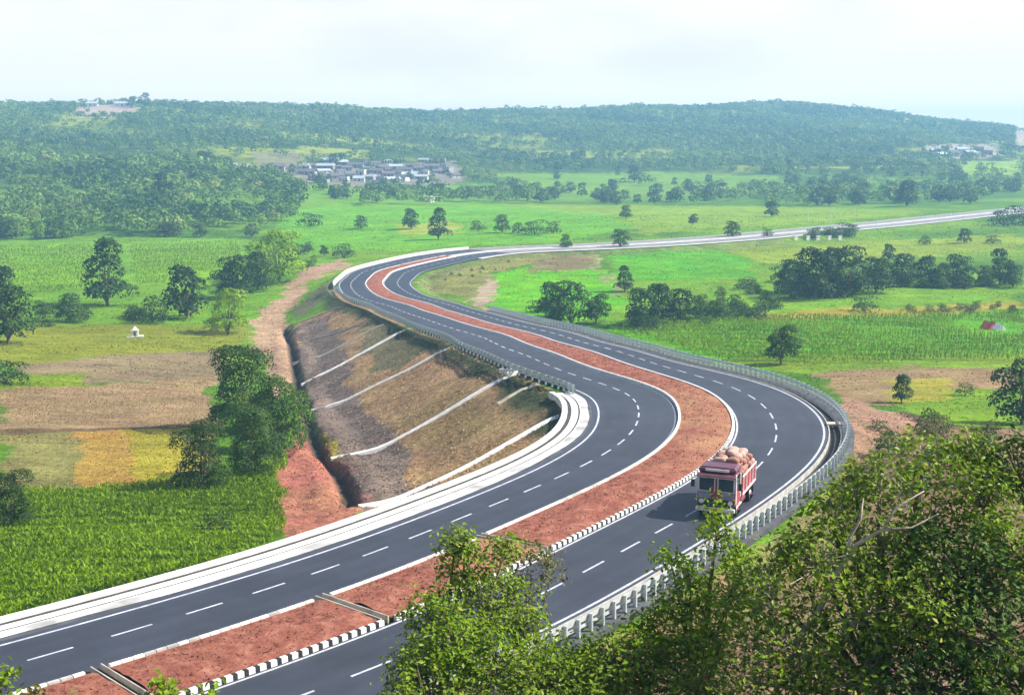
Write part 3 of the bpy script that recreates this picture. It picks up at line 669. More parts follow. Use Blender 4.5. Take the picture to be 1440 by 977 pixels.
def make_proto(seed, kind, n, leaf, w=.8, lo=.18, nl=14, material='leaf_dark', trunk=True):
    """tree of unit height: (trunk mesh, crown mesh)"""
    r = np.random.default_rng(seed); lobes = []
    for i in range(nl):
        a = r.uniform(0, 2 * math.pi); f = r.uniform(0, 1) ** .8; z = lo + .14 + (1 - lo - .28) * r.uniform(0, 1)
        prof = math.sin(math.pi * np.clip((z - lo) / (1 - lo) * .85 + .12, 0, 1)) ** .7
        rr = w * .5 * prof * f * .72
        s = r.uniform(.10, .20) * (1.15 if kind != 'slim' else .8)
        lobes.append((rr * math.cos(a), rr * math.sin(a), z, s * w / .8 * 1.05, s * w / .8 * 1.05, s * .85))
    for i in range(max(6, nl // 2)):
        an = i * 2.4 + r.uniform(0, 1); rr = w * .5 * r.uniform(.35, .72); s = r.uniform(.13, .19) * w / .8
        lobes.append((rr * math.cos(an), rr * math.sin(an), lo + .11 + r.uniform(0, .10), s * 1.1, s * 1.1, s * .85))
    lobes.append((0, 0, lo + (1 - lo) * .46, w * .34, w * .34, (1 - lo) * .38))
    zt = max(l[2] + l[5] for l in lobes); lobes = [(l[0], l[1], l[2] * 1.0 / zt if False else l[2] + (1 - zt) * max(0, (l[2] - lo)) / (zt - lo), l[3], l[4], l[5]) for l in lobes]
    P, nn, dd, kk = crown_pts(lobes, n, r)
    V, Qd = leaves(P, nn, leaf, r)
    lt = r.uniform(0, .7, len(lobes) + 1)[kk] + r.uniform(0, .35, len(P))
    tint = np.stack([np.clip(lt, 0, 1), np.where(r.random(len(P)) < .07, r.uniform(.2, .9, len(P)), 0), np.zeros(len(P)), np.ones(len(P))], 1)
    cm = mesh_np('crown', V, Qd, M[material], tint=np.repeat(tint, 4, 0))
    mb = MB(); top = Vector((r.uniform(-.03, .03), r.uniform(-.03, .03), lo + (1 - lo) * .5))
    mb.tube([(0, 0, -.04), (top.x * .3, top.y * .3, lo * .6), (top.x * .7, top.y * .7, lo * 1.25), top], [.034, .026, .022, .010], 7)
    for l in lobes[:8]:
        st = Vector((top.x * .6, top.y * .6, lo * r.uniform(.8, 1.4))); en = Vector(l[:3]); mid = (st + en) / 2 + Vector((0, 0, .02)); mb.tube([st, mid, en], [.014, .009, .004], 5)
    return mb.mesh('trunk', M['bark']), cm

PROTO = {}
def proto(kind):
    if kind in PROTO: return PROTO[kind]
    spec = {
        'dark0': dict(seed=1, n=4200, leaf=.055, w=.85, lo=0.03), 'dark1': dict(seed=2, n=4200, leaf=.055, w=1.0, lo=0.02), 'dark2': dict(seed=3, n=4200, leaf=.055, w=.70, lo=0.04),
        'mid0': dict(seed=4, n=4200, leaf=.055, w=.95, lo=0.02, material='leaf_mid'), 'mid1': dict(seed=5, n=4200, leaf=.055, w=.80, lo=0.1, material='leaf_mid'),
        'lime0': dict(seed=6, n=4600, leaf=.052, w=1.0, lo=0.02, material='leaf_bright'), 'lime1': dict(seed=7, n=4600, leaf=.052, w=1.1, lo=0.02, material='leaf_bright'),
        'big0': dict(seed=8, n=17000, leaf=.027, w=.92, lo=0.03, material='leaf_deep', nl=16), 'big1': dict(seed=9, n=17000, leaf=.027, w=.85, lo=0.02, material='leaf_deep', nl=15), 'big2': dict(seed=10, n=17000, leaf=.027, w=.80, lo=0.03, material='leaf_dark', nl=15),
        'tall': dict(seed=11, n=5000, leaf=.048, w=.72, lo=0.03, nl=18),
        'shrub0': dict(seed=12, n=1300, leaf=.10, w=1.7, lo=.02, nl=9), 'shrub1': dict(seed=13, n=1300, leaf=.10, w=1.4, lo=.02, nl=8, material='leaf_mid'), 'shrub2': dict(seed=14, n=1300, leaf=.10, w=1.6, lo=.02, nl=9, material='leaf_olive'),
        'wood0': dict(seed=15, n=900, leaf=.11, w=1.0, lo=0.02, nl=9, material='leaf_far'), 'wood1': dict(seed=16, n=900, leaf=.11, w=.85, lo=0.03, nl=9, material='leaf_mid'), 'wood2': dict(seed=17, n=900, leaf=.11, w=1.1, lo=0.02, nl=9, material='leaf_far'),
        'bare': dict(seed=18, n=1500, leaf=.06, w=.95, lo=.12, nl=12, material='leaf_olive'),
    }[kind]
    PROTO[kind] = make_proto(kind=kind, **spec); return PROTO[kind]
def tree_at(kind, p, h, label, group=None, cat='tree', name='tree', wide=1.0):
    root = empty(name, (p[0], p[1], p[2] - .05), random.uniform(0, 6.28), h); root.scale = (h * wide, h * wide, h)
    t, c = proto(kind)
    link('trunk' if name != 'shrub' else 'stem', t, root); link('crown' if name != 'shrub' else 'foliage', c, root)
    return tag(root, label, cat, group)
def tree_px(kind, px, py, hpx, label, group=None, **k):
    p = spot(px, py); return tree_at(kind, p, hpx * mpp(p), label, group, **k)
# ---------------------------------------------------------------- trees of the valley, one by one
CL = 'clump trees'
TREES = [
 ('tall',152,430,98,'tall dark tree standing clear between the two bright crop patches at the left',None),
 ('dark0',262,448,78,'dark upright tree left of the lime green round tree',None),
 ('lime0',320,470,68,'lime green round tree beside the red dirt track, the nearest bright one',None),
 ('dark1',330,418,62,'broad dark tree standing behind the lime green round tree',None),
 ('lime1',392,396,76,'tall lime green tree by the far end of the dirt track',None),
 ('mid0',362,408,56,'mid green tree between the two lime green trees',None),
 ('shrub1',212,454,38,'low rounded tree above the small white shrine',None),
 ('dark1',98,452,42,'wide dark tree at the edge of the bright field, left of the tall dark tree',None),
 ('mid1',60,448,28,'small bushy tree left of the wide dark tree',None),
 ('dark0',12,482,84,'dark tree cut by the left photo edge, level with the shrine',None),
 ('dark2',2,432,60,'slim dark tree at the left photo edge beside the bright field',None),
 ('shrub0',6,540,38,'dark bush at the left photo edge above the brown field',None),
 ('big2',16,742,86,'dark tree at the left photo edge beside the bright crop rows',None),
 ('big1',345,606,126,'tallest rear tree of the big clump beside the ditch',None),
 ('big0',388,640,120,'broad right hand tree of the big clump, leaning to the ditch',None),
 ('big2',356,668,104,'dark middle tree at the front of the big clump beside the ditch',None),
 ('big1',284,690,102,'separate dark tree at the left front of the big clump',None),
 ('shrub0',303,752,34,'dark bush standing inside the bright crop rows',None),
 ('dark1',508,322,20,'round dark tree far left in the green field beyond the far bend',None),
 ('dark0',578,322,30,'dark tree left of the taller one in the field beyond the far bend',None),
 ('tall',617,337,46,'tall dark tree in the green field beyond the far bend',None),
 ('shrub0',436,318,20,'low spreading dark tree in the field above the lime green trees',None),
 ('shrub0',484,362,20,'low dark tree beside the pale end of the dirt track',None),
 ('mid1',456,360,16,'small tree beside the low dark one near the end of the dirt track',None),
 ('shrub1',672,325,16,'hedge bush at the left end of the hedge beyond the far bend',None),
 ('dark1',706,327,26,'tallest round tree of the hedge beyond the far bend',None),
 ('shrub1',730,328,16,'hedge bush just right of the round hedge tree',None),
 ('shrub0',752,330,22,'dark pointed bush in the middle of the hedge beyond the far bend',None),
 ('shrub1',778,328,18,'hedge bush at the right end of the hedge beyond the far bend',None),
 ('mid0',796,349,20,'small round tree growing at the near edge of the far road',None),
 ('dark1',873,348,27,'dark round tree in front of the far road, second from the bend',None),
 ('mid0',880,307,19,'small tree on the field path beyond the far road',None),
 ('mid1',974,317,17,'small lone tree in the pale green field beyond the far road',None),
 ('dark1',1030,334,24,'dark round tree in front of the far road, third from the bend',None),
 ('dark0',1085,305,23,'dark lone tree standing beyond the far road near the wooded edge',None),
 ('shrub1',1078,333,13,'small bush beside the far road right of the third round tree',None),
 ('dark0',778,446,52,'left tree of the dark clump beside the bright field inside the far bend',None),
 ('dark1',803,456,64,'largest tree of the dark clump beside the bright field inside the far bend',None),
 ('mid1',838,455,44,'right tree of the dark clump beside the bright field inside the far bend',None),
 ('tall',878,410,38,'upright dark tree at the foot of the pale field path',None),
 ('dark0',902,456,54,'left tree of the loose tree row beside the right barrier',None),
 ('dark2',928,454,58,'tallest tree of the loose tree row beside the right barrier',None),
 ('dark1',957,451,48,'broad middle tree of the loose tree row beside the right barrier',None),
 ('mid0',985,447,34,'smaller green tree towards the right of the loose tree row',None),
 ('shrub0',1008,446,26,'low bush ending the loose tree row at the right',None),
 ('dark1',1112,412,50,'left end tree of the large dark clump on the right plain',None),
 ('dark0',1146,421,76,'largest dark tree of the large clump on the right plain',None),
 ('dark1',1192,416,72,'broad dark tree in the middle of the large clump on the right plain',None),
 ('dark2',1168,404,58,'rear tree of the large clump on the right plain',None),
 ('mid0',1232,412,52,'greener tree at the right of the large clump on the right plain',None),
 ('dark0',1250,366,24,'dark tree standing behind the gap right of the large clump',None),
 ('dark1',1268,398,44,'left tree of the second dark row on the right plain',None),
 ('dark0',1300,403,46,'second tree of the second dark row on the right plain',None),
 ('mid1',1322,404,36,'low green tree in the middle of the second dark row',None),
 ('dark1',1348,402,46,'right tree of the second dark row on the right plain',None),
 ('mid0',1384,402,30,'small tree left of the tall pair near the right photo edge',None),
 ('tall',1405,400,52,'tallest of the pair of trees near the right photo edge',None),
 ('dark1',1424,404,34,'low wide tree right of the tall pair near the right photo edge',None),
 ('shrub0',1217,438,23,'round dark bush alone below the large dark clump',None),
 ('dark1',1356,342,22,'dark round tree alone in the field below the end of the far road',None),
 ('shrub1',1300,344,14,'small bush left of the dark round tree below the far road',None),
 ('shrub0',1396,342,12,'small bush right of the dark round tree below the far road',None),
 ('mid1',1098,512,58,'round lone tree with bare trunk at the near edge of the bright right field',None),
 ('dark2',1268,566,42,'slim young tree on the brown field right of the near bend',None),
 ('shrub2',1357,556,20,'scraggly small tree right of the slim young tree',None),
 ('dark0',1436,596,96,'dark tree cut by the right photo edge above the scrub',None),
 ('shrub0',1234,606,18,'dark bush at the top of the red dirt slope',None),
 ('dark1',1275,290,38,'pale green broad tree in the wooded edge beyond the end of the far road',None),
 ('shrub0',1412,318,26,'dark thicket tree at the end of the far road',None),
 ('shrub0',1438,316,28,'dark thicket tree at the right photo edge by the end of the far road',None),
 ('dark1',290,242,30,'dark broad tree on the slope left of the village',None),
 ('dark1',892,256,24,'dark round tree alone in the upper green fields right of the village',None),
 ('tall',228,290,48,'brownish tall tree rising from the left wood',None),
]
for k, px, py, h, lab, g in TREES: tree_px(k, px, py, h, lab, g, name='shrub' if k.startswith('shrub') else 'tree', cat='shrub' if k.startswith('shrub') else 'tree')

def shrubs(n, poly, hm, kinds, label, group, seed, name='shrub'):
    r = random.Random(seed); W = wpoly(poly); lo, hi = W.min(0), W.max(0); c = 0
    for _ in range(n * 40):
        x, y = r.uniform(lo[0], hi[0]), r.uniform(lo[1], hi[1])
        dr_, ir_ = near_road(np.array([x]), np.array([y]))
        if abs(dr_[0]) < (13.2 if y < 420 else 12.0): continue
        if inside(np.array([x]), np.array([y]), W)[0]:
            tree_at(r.choice(kinds), (x, y, ground(x, y)), r.uniform(*hm), label, group, name=name, cat='shrub' if name == 'shrub' else 'tree'); c += 1
            if c >= n: break
shrubs(44, [(700,266),(1020,266),(1030,288),(760,290)], (6, 10), ['wood0','wood1','wood2'], 'tree of the row along the far edge of the fields, below the hill', 'tree row along the far field edge', 1, 'tree')
shrubs(50, [(1110,255),(1440,252),(1440,288),(1150,290)], (7, 12), ['wood0','wood0','wood2'], 'dark tree of the thick belt beyond the end of the far road', 'tree belt beyond the far road', 2, 'tree')
shrubs(26, [(700,222),(1440,222),(1440,250),(720,262)], (5, 9), ['wood0','wood1','wood2'], 'scattered tree in the upper fields below the hill, right of the village', 'trees in the upper fields', 18, 'tree')
shrubs(14, [(1130,322),(1215,318),(1215,332),(1140,338)], (2.0, 4.5), ['shrub0','shrub1'], 'low bush of the thicket along the near side of the far road', 'thicket beside the far road', 3)
shrubs(22, [(1000,415),(1100,395),(1110,440),(1060,452),(1010,450)], (1.5, 3.8), ['shrub1','shrub0','shrub1'], 'low green bush scattered between the loose tree row and the large dark clump', 'bushes on the right plain', 4)
shrubs(16, [(1260,432),(1440,428),(1440,440),(1270,442)], (1.0, 2.0), ['shrub1','shrub2'], 'small bush along the hedge line above the bright right field', 'hedge line bushes', 5)
shrubs(30, [(440,256),(470,262),(700,280),(430,292)], (4, 7), ['wood1','wood2'], 'tree of the loose rows in the fields just below the village', 'field trees below the village', 6, 'tree')
shrubs(30, [(0,235),(160,215),(420,240),(420,262),(0,262)], (6, 11), ['wood0','wood1','wood2'], 'tree of the left wood at the foot of the hill', 'trees of the left wood', 7, 'tree')
shrubs(28, [(1292,606),(1440,606),(1440,700),(1200,700),(1230,650)], (1.0, 2.4), ['shrub2','shrub2','shrub1','bare'], 'olive bush of the scrub on the knoll right of the near bend', 'scrub on the knoll', 8)
shrubs(16, [(850,840),(1040,740),(1150,660),(1190,650),(1230,690),(1050,830),(900,900)], (.5, 1.3), ['shrub2','shrub1'], 'small bush on the bare slope just below the right crash barrier', 'bushes below the right barrier', 9)
shrubs(10, [(600,395),(700,365),(760,358),(690,385),(640,410)], (.5, 1.1), ['shrub2','shrub1'], 'small yellow green bush on the verge inside the far bend', 'bushes inside the far bend', 10)

shrubs(12, [(752,436),(862,440),(870,462),(760,456)], (1.5, 3.5), ['shrub0','shrub1'], 'bush under the dark clump beside the bright field inside the far bend', 'understorey of the far bend clump', 31)
shrubs(16, [(885,436),(1015,438),(1020,458),(890,464)], (1.5, 3.5), ['shrub0','shrub1'], 'bush under the loose tree row beside the right barrier', 'understorey of the loose tree row', 32)
shrubs(22, [(1085,396),(1258,396),(1258,424),(1090,420)], (2.5, 5), ['shrub0','shrub0','shrub1'], 'bush under the large dark clump on the right plain', 'understorey of the large dark clump', 33)
shrubs(18, [(1258,394),(1432,392),(1436,408),(1260,406)], (2, 4), ['shrub0','shrub1'], 'bush under the second dark row on the right plain', 'understorey of the second dark row', 34)
shrubs(14, [(0,440),(130,440),(250,446),(130,460),(0,470)], (1.5, 3.5), ['shrub0','shrub1'], 'bush between the trees at the left edge above the shrine', 'bushes above the shrine', 35)
shrubs(16, [(300,400),(440,380),(452,345),(400,345),(350,380)], (2, 4.5), ['shrub1','lime1','shrub0'], 'bush growing among the lime green trees by the dirt track', 'bushes among the lime green trees', 36)
# ---------------------------------------------------------------- woods: the nearest trees one by one, the far hillside as one mass
r = np.random.default_rng(77)
n = 90000
Dd = np.sqrt(r.uniform(440 ** 2, 2150 ** 2, n)); bb = r.uniform(-.56, .52, n); wx, wy = bb * Dd, Dd
wood = wpoly([(-120,232),(160,232),(424,250),(420,292),(405,318),(380,333),(250,335),(150,330),(60,338),(-120,338)])
inw = inside(wx, wy, wood)
zz = groundv(wx, wy); hl = sstep(3, 16, zz - Z0 + 37) * sstep(540, 680, Dd)
nBp = sstep(-.05, .55, vnoise(wx, wy, 70, 31) + .35 * vnoise(wx, wy, 24, 32))
dens = .26 + .42 * vnoise(wx, wy, 80, 91) + .22 * vnoise(wx, wy, 30, 92); dens = np.clip(dens + .45 * sstep(10, 45, zz - Z0 + 37), 0, 1) * hl * (1 - .93 * nBp * sstep(1750, 1100, Dd))
dens = np.maximum(dens, .42 * sstep(.12, .45, vnoise(wx, wy * 2.2, 55, 95) + .3 * vnoise(wx, wy, 20, 96)) * sstep(690, 740, Dd) * (zz - Z0 > -60))
dens = np.where(inw, np.clip(.50 + .75 * vnoise(wx, wy, 38, 93), .03, 1), dens)
clear = [i for i, (P, c) in enumerate(PATCH) if P[0][1] < 262 and P[0][1] != 258]
for i in clear:
    m = inside(wx, wy, WP[i]); dens[m] *= .10 if PATCH[i][0][0] not in ((104,150),(1428,175)) else .03
for P in ([(330,245),(500,232),(640,232),(640,262),(430,262)],):
    m = inside(wx, wy, wpoly(P)); dens[m] *= .25
keep = r.random(n) < dens
wx, wy, zz, Dd, inw = wx[keep], wy[keep], zz[keep], Dd[keep], inw[keep]
o = np.argsort(Dd); wx, wy, zz, Dd, inw = wx[o], wy[o], zz[o], Dd[o], inw[o]
keep = []; cell = {}                                       # thin to a natural spacing
for i in range(len(wx)):
    sp = 6.5 if inw[i] else (7.6 if Dd[i] < 1000 else 6.4); c = (int(wx[i] // sp), int(wy[i] // sp))
    if c in cell: continue
    cell[c] = 1; keep.append(i)
keep = np.array(keep); wx, wy, zz, Dd, inw = wx[keep], wy[keep], zz[keep], Dd[keep], inw[keep]
NI = 30
iw = np.where(inw)[0][:NI]; solo = set(iw.tolist())
for i in iw:
    tree_at(['wood0','wood1','wood2','wood0','wood1'][int(r.integers(5))], (wx[i], wy[i], zz[i]), float(r.uniform(6, 10.5)), 'tree of the left wood at the foot of the hill', 'trees of the left wood', wide=1.1)
rest = np.array([i for i in range(len(wx)) if i not in solo])
print('woodland', len(rest))
VV = []; TT = []
for i in rest:
    D = Dd[i]; nq = int(np.clip(70000 / D, 30, 120)); h = r.uniform(4.0, 8.0) * (1.4 if r.random() < .10 else 1) * (1.0 if D < 900 else .82) * (1.0 if not inw[i] else 1.1); w = h * r.uniform(.45, .85)
    d_ = r.normal(size=(nq, 3)); d_ /= np.linalg.norm(d_, axis=1)[:, None]; d_[:, 2] = np.where(d_[:, 2] < -.5, -d_[:, 2], d_[:, 2])
    lump = 1 + .22 * np.sin(d_[:, 0] * 4 + i) * np.sin(d_[:, 1] * 5 + 2 * i)
    P = np.array([wx[i], wy[i], zz[i] + h * .55]) + d_ * np.array([w, w, h * .47]) * (lump * (1 - np.abs(r.normal(0, .12, nq))))[:, None]
    nn = d_ * .8 + r.normal(0, .45, (nq, 3)) + (0, 0, .25); nn /= np.linalg.norm(nn, axis=1)[:, None]
    V_, _ = leaves(P, nn, h * .30 * math.sqrt(45 / nq) if nq > 45 else h * .32, r, asp=.75)
    VV.append(V_); tt = np.zeros((nq, 4)); tt[:, 0] = np.clip(.35 + .45 * vnoise(wx[i], wy[i], 60, 99) + r.uniform(-.25, .35) + r.uniform(0, .3, nq), 0, 1); tt[:, 1] = (r.random() < .08) * .6; TT.append(np.repeat(tt, 4, 0))
V = np.concatenate(VV); Q = np.arange(len(V)).reshape(-1, 4)
tag(link('woodland', mesh_np('woodland', V, Q, M['leaf_far'], tint=np.concatenate(TT))), 'dense woodland covering the far hillside and its ridge', 'woodland', kind='stuff')

# ---------------------------------------------------------------- crops and dry grass
def crop(name, poly, row, step, size, h, dirx, material, label, seed, per=3, skip=.12, clump=0.0):
    r = np.random.default_rng(seed); W = wpoly(poly); c = W.mean(0); R = np.hypot(*(W - c).T).max() + 2
    a = math.atan2(dirx[1], dirx[0]); ca, sa = math.cos(a), math.sin(a)
    U, Vv = np.meshgrid(np.arange(-R, R, step), np.arange(-R, R, row)); U = U.ravel() + r.uniform(-step, step, U.size) * .5; Vv = Vv.ravel()
    U = np.repeat(U, per); Vv = np.repeat(Vv, per); Vv = Vv + r.normal(0, row * .15, len(U)) + .25 * row * vnoise(U, Vv, 14, seed)
    x = c[0] + U * ca - Vv * sa; y = c[1] + U * sa + Vv * ca
    m = inside(x + vnoise(x, y, 4, 3), y + vnoise(x, y, 4, 5), W) & (r.random(len(x)) > skip + clump * (vnoise(x, y, 9, seed + 1) > .25)); m &= np.hypot(x - spot(1396, 463)[0], (y - spot(1396, 463)[1]) * .5) > 7
    x, y = x[m], y[m]
    z = groundv(x, y); hh = h * (1 + .3 * vnoise(x, y, 6, seed + 2))
    P = np.stack([x, y, z + hh * r.uniform(.25, 1, len(x))], 1)
    nn = r.normal(0, 1, (len(x), 3)); nn[:, 2] = np.abs(nn[:, 2]) * .5 + .55; nn /= np.linalg.norm(nn, axis=1)[:, None]
    V, Q = leaves(P, nn, size, r, asp=.26, upright=True)
    t = np.zeros((len(x), 4)); t[:, 0] = np.clip(.45 + .3 * vnoise(x, y, 8, seed + 3) + r.normal(0, .2, len(x)), 0, 1); t[:, 1] = np.where(r.random(len(x)) < .06, .7, 0)
    tag(link(name, mesh_np(name, V, Q, material, tint=np.repeat(t, 4, 0))), label, name.replace('_', ' '), kind='stuff')
crop('crop_row', [(-40,692),(120,690),(300,677),(330,662),(396,645),(398,745),(250,812),(0,880),(-40,890)], 2.1, .13, .36, .85, (1, .10), M['crop'], 'bright green crop rows in the left field below the white wall', 11, per=22, clump=.05)
crop('crop_row', [(850,462),(1440,440),(1440,505),(1130,514),(1010,506),(900,474)], 5.5, .40, .62, 1.2, (1, -.35), M['crop'], 'bright green crop strips in the right field above the lone tree', 12, per=22, clump=.3)
crop('crop_row', [(0,347),(130,347),(130,400),(60,418),(0,403)], 5.0, .8, .8, 1.1, (1, .05), M['crop'], 'bright green crop strips at the left edge of the valley', 13, per=8)
crop('crop_row', [(182,345),(332,340),(342,372),(240,402),(188,398)], 5.0, .8, .8, 1.1, (1, .05), M['crop'], 'bright green crop strips behind the tall dark tree', 14, per=8)
crop('dry_grass', [(0,547),(130,545),(296,531),(300,596),(0,600)], 1.1, .5, .30, .30, (1, .04), M['dry'], 'dry straw coloured stubble on the brown left field', 15, per=3, skip=.2)
crop('dry_grass', [(0,610),(300,605),(288,688),(0,696)], 1.0, .5, .24, .35, (1, .3), M['dry'], 'yellowing grass on the field with the golden patch', 16, per=3, skip=.3, clump=.4)

tm = bpy.data.materials.new('grass_blades'); tm.use_nodes = True; N = tm.node_tree.nodes; L = tm.node_tree.links; p = N['Principled BSDF']; p.inputs['Roughness'].default_value = .8; p.inputs['Specular IOR Level'].default_value = .15
at = N.new('ShaderNodeAttribute'); at.attribute_name = 'tint'; L.new(at.outputs['Color'], p.inputs['Base Color'])
tl = N.new('ShaderNodeBsdfTranslucent'); L.new(at.outputs['Color'], tl.inputs['Color']); ms = N.new('ShaderNodeMixShader'); ms.inputs['Fac'].default_value = .3
L.new(p.outputs['BSDF'], ms.inputs[1]); L.new(tl.outputs['BSDF'], ms.inputs[2]); L.new(ms.outputs['Shader'], N['Material Output'].inputs['Surface'])
r = np.random.default_rng(404); n = 260000
Dd_ = np.exp(r.uniform(math.log(55), math.log(640), n)); bb_ = r.uniform(-.5, .5, n); x, y = bb_ * Dd_, Dd_
gi = np.clip(np.searchsorted(gx, x), 0, nx_ - 1); gj = np.clip(np.searchsorted(gy, y), 0, ny_ - 1); cc = cov[gj * nx_ + gi, :3]
d, i = near_road(x, y); o = np.abs(d) - np.where(d < 0, lw(SS[i]), rw(SS[i]))
pitch = inside(x, y, wpoly([(406,470),(452,446),(470,470),(478,500),(505,545),(560,610),(640,685),(590,705),(505,722),(470,655),(430,566)]))
m = (o > .35) & ~(inside(x, y, wpoly(PATCH[14][0]))) & (r.random(n) < .35 + .5 * vnoise(x, y, 9, 71) + .4 * vnoise(x, y, 2.5, 72)) & (np.abs(poly_dist(x, y, stream)) > .9)
x, y, cc, pitch, Dd_ = x[m], y[m], cc[m], pitch[m], Dd_[m]
z = groundv(x, y)
def blades(nm, k, size, asp, zz, label, cat):
    P = np.stack([x[k], y[k], z[k] + zz * size[:, 0]], 1); nn = r.normal(0, 1, (k.sum(), 3)); nn[:, 2] = np.abs(nn[:, 2]) * .8 + 1.1; nn /= np.linalg.norm(nn, axis=1)[:, None]
    V, Q = leaves(P, nn, size, r, asp=asp, upright=(nm == 'grass')); t = cc[k] * r.uniform(.8, 1.5, (k.sum(), 1)) * r.uniform(.92, 1.08, (k.sum(), 3))
    tag(link(nm, mesh_np(nm, V, Q, tm, tint=np.repeat(t, 4, 0))), label, cat, kind='stuff')
blades('grass', ~pitch, (.15 + .0011 * Dd_[~pitch])[:, None], .5, .2, 'rough grass and weeds growing on the fields and banks', 'grass')
r2 = np.random.default_rng(9); ns = 9000; sq = r2.uniform(S0, 140, ns); fq = r2.uniform(.06, .94, ns)
pb, pc = rpt(sq, 'B', .22), rpt(sq, 'C', -.22); Pq = pb * (1 - fq[:, None]) + pc * fq[:, None]; Pq[:, 2] += .20 + .15 * np.sin(np.pi * fq)
ok = np.ones(ns, bool)
for g_ in DR: ok &= np.abs(sq - g_) > .5
Pq = Pq[ok]; nq_ = r2.normal(0, 1, Pq.shape); nq_[:, 2] = np.abs(nq_[:, 2]) + .4; nq_ /= np.linalg.norm(nq_, axis=1)[:, None]
Vq, Qq = leaves(Pq, nq_, .12, r2, asp=.8); tq = np.where((r2.random(len(Pq)) < .12)[:, None], np.array([.16, .17, .05]), np.array([.27, .10, .07])) * r2.uniform(.5, 1.4, (len(Pq), 1))
tag(link('loose_soil', mesh_np('loose_soil', Vq, Qq, tm, tint=np.repeat(tq, 4, 0))), 'loose clods of red earth and a few weeds on the median', 'soil', kind='stuff')
blades('loose_stone', pitch, np.full((pitch.sum(), 1), .30), .85, .12, 'rough grey stones laid on the lower part of the bank', 'stone')
# ---------------------------------------------------------------- village
M['wash'] = mat('whitewashed_wall', (.62, .60, .56), .9, .15, .6)
M['mud'] = mat('mud_wall', (.30, .22, .16), .9, .2, .6)
M['tile'] = mat('clay_tile_roof', (.15, .12, .12), .9, .3, 1.5)
M['tin'] = mat('tin_sheet_roof', (.50, .53, .56), .5, .15, .8, metal=.2)
M['grey_wall'] = mat('grey_plaster_wall', (.36, .34, .36), .9, .2, .6)
M['door'] = mat('dark_timber_door', (.06, .05, .045), .8, .2, 3)
HM = {}
def house_meshes(kind):
    if kind in HM: return HM[kind]
    w, d, h = {'flat': (7, 6, 3.4), 'gable': (9, 6, 2.6), 'long': (13, 6, 2.6), 'tall': (7, 7, 6.2)}[kind]
    out = []
    mb = MB(); mb.box((0, 0, h / 2 - .3), (w, d, h + .6), bev=.05); out.append(('wall', mb, 0))
    mb = MB()
    if kind in ('flat', 'tall'):
        mb.box((0, 0, h + .09), (w + .5, d + .5, .18), bev=.03)
        for s in (-1, 1): mb.box((s * (w / 2 - .08), 0, h + .42), (.16, d, .5)); mb.box((0, s * (d / 2 - .08), h + .42), (w - .34, .16, .5))
    else: mb.prism([(-d / 2 - .6, h - .15), (-d / 2 - .6, h + .02), (0, h + 1.9), (d / 2 + .6, h + .02), (d / 2 + .6, h - .15), (0, h + 1.7)], -w / 2 - .4, w / 2 + .4)
    out.append(('roof', mb, 1 if kind in ('flat', 'tall') else 2))
    mb = MB(); mb.box((w * .12 if kind in ('flat', 'tall') else .3, -d / 2 - .02, 1.0), (1.1, .1, 2.0)); out.append(('door', mb, 3))
    for s in (-1, 1):
        mb = MB(); mb.box((s * w * .33, -d / 2 - .02, h * .55), (.9, .1, .9)); out.append(('window', mb, 3))
    HM[kind] = out; return out
HC = {}
def house(px, py, kind, wallm, roofm, label, group, sc=1.0, rz=None):
    p = spot(px, py); root = empty('village_house', p, random.uniform(-.7, .7) if rz is None else rz, sc)
    for i, (nm, mb, sl) in enumerate(house_meshes(kind)):
        m = {0: wallm, 1: wallm, 2: roofm, 3: 'door'}[sl]
        key = (kind, i, m)
        if key not in HC:
            me = mb.mesh(nm, M[m])
            if kind in ('gable', 'long') and nm == 'roof':
                for v in me.vertices: v.co = Vector((v.co.y, -v.co.x, v.co.z))
            HC[key] = me
        link(nm, HC[key], root)
    tag(root, label, 'house', group)
r_ = random.Random(5)
VIL = [(432,246),(450,256),(458,238),(474,252),(482,232),(505,255),(524,234),(548,242),(566,254),(580,236),(592,252),(616,244),(640,250),(622,228),(512,230),(545,230),(428,238),(436,246),(447,236),(455,244),(463,252),(470,238),(478,246),(487,240),(492,252),(500,236),(508,246),(516,240),(520,252),(528,244),(538,240),(545,249),(555,238),(560,246),(570,242),(578,250),(588,240),(598,246),(606,238),(612,230),(596,228),(622,236),(442,254),(484,256),(535,255),(552,256),(630,242),(464,230)]
lab = {'tile': 'low house with a dark tiled roof in the village below the wooded hill', 'tin': 'low house with a pale tin roof in the village below the wooded hill', 'wash': 'white flat roofed house in the village below the wooded hill', 'grey_wall': 'grey flat roofed house in the village below the wooded hill'}
for px, py in VIL:
    k = r_.choice(['gable', 'long', 'flat', 'gable', 'long']); rf = r_.choice(['tile', 'tile', 'tin']); wl = r_.choice(['mud', 'wash', 'grey_wall', 'grey_wall'])
    if k == 'flat': wl = r_.choice(['wash', 'grey_wall']); key = wl
    else: key = rf
    house(px, py, k, wl, rf, lab[key], 'village houses below the hill', r_.uniform(.75, 1.05))
house(602, 284, 'flat', 'wash', 'tin', 'small white house alone in the fields below the village', None, .9)
house(324, 238, 'gable', 'wash', 'tin', 'left house of the pair between the dark tree and the village', None, 1.0)
house(338, 240, 'long', 'grey_wall', 'tin', 'right house of the pair between the dark tree and the village', None, 1.0)
house(385, 240, 'long', 'grey_wall', 'tile', 'long grey house standing just left of the village', None, 1.2, .1)
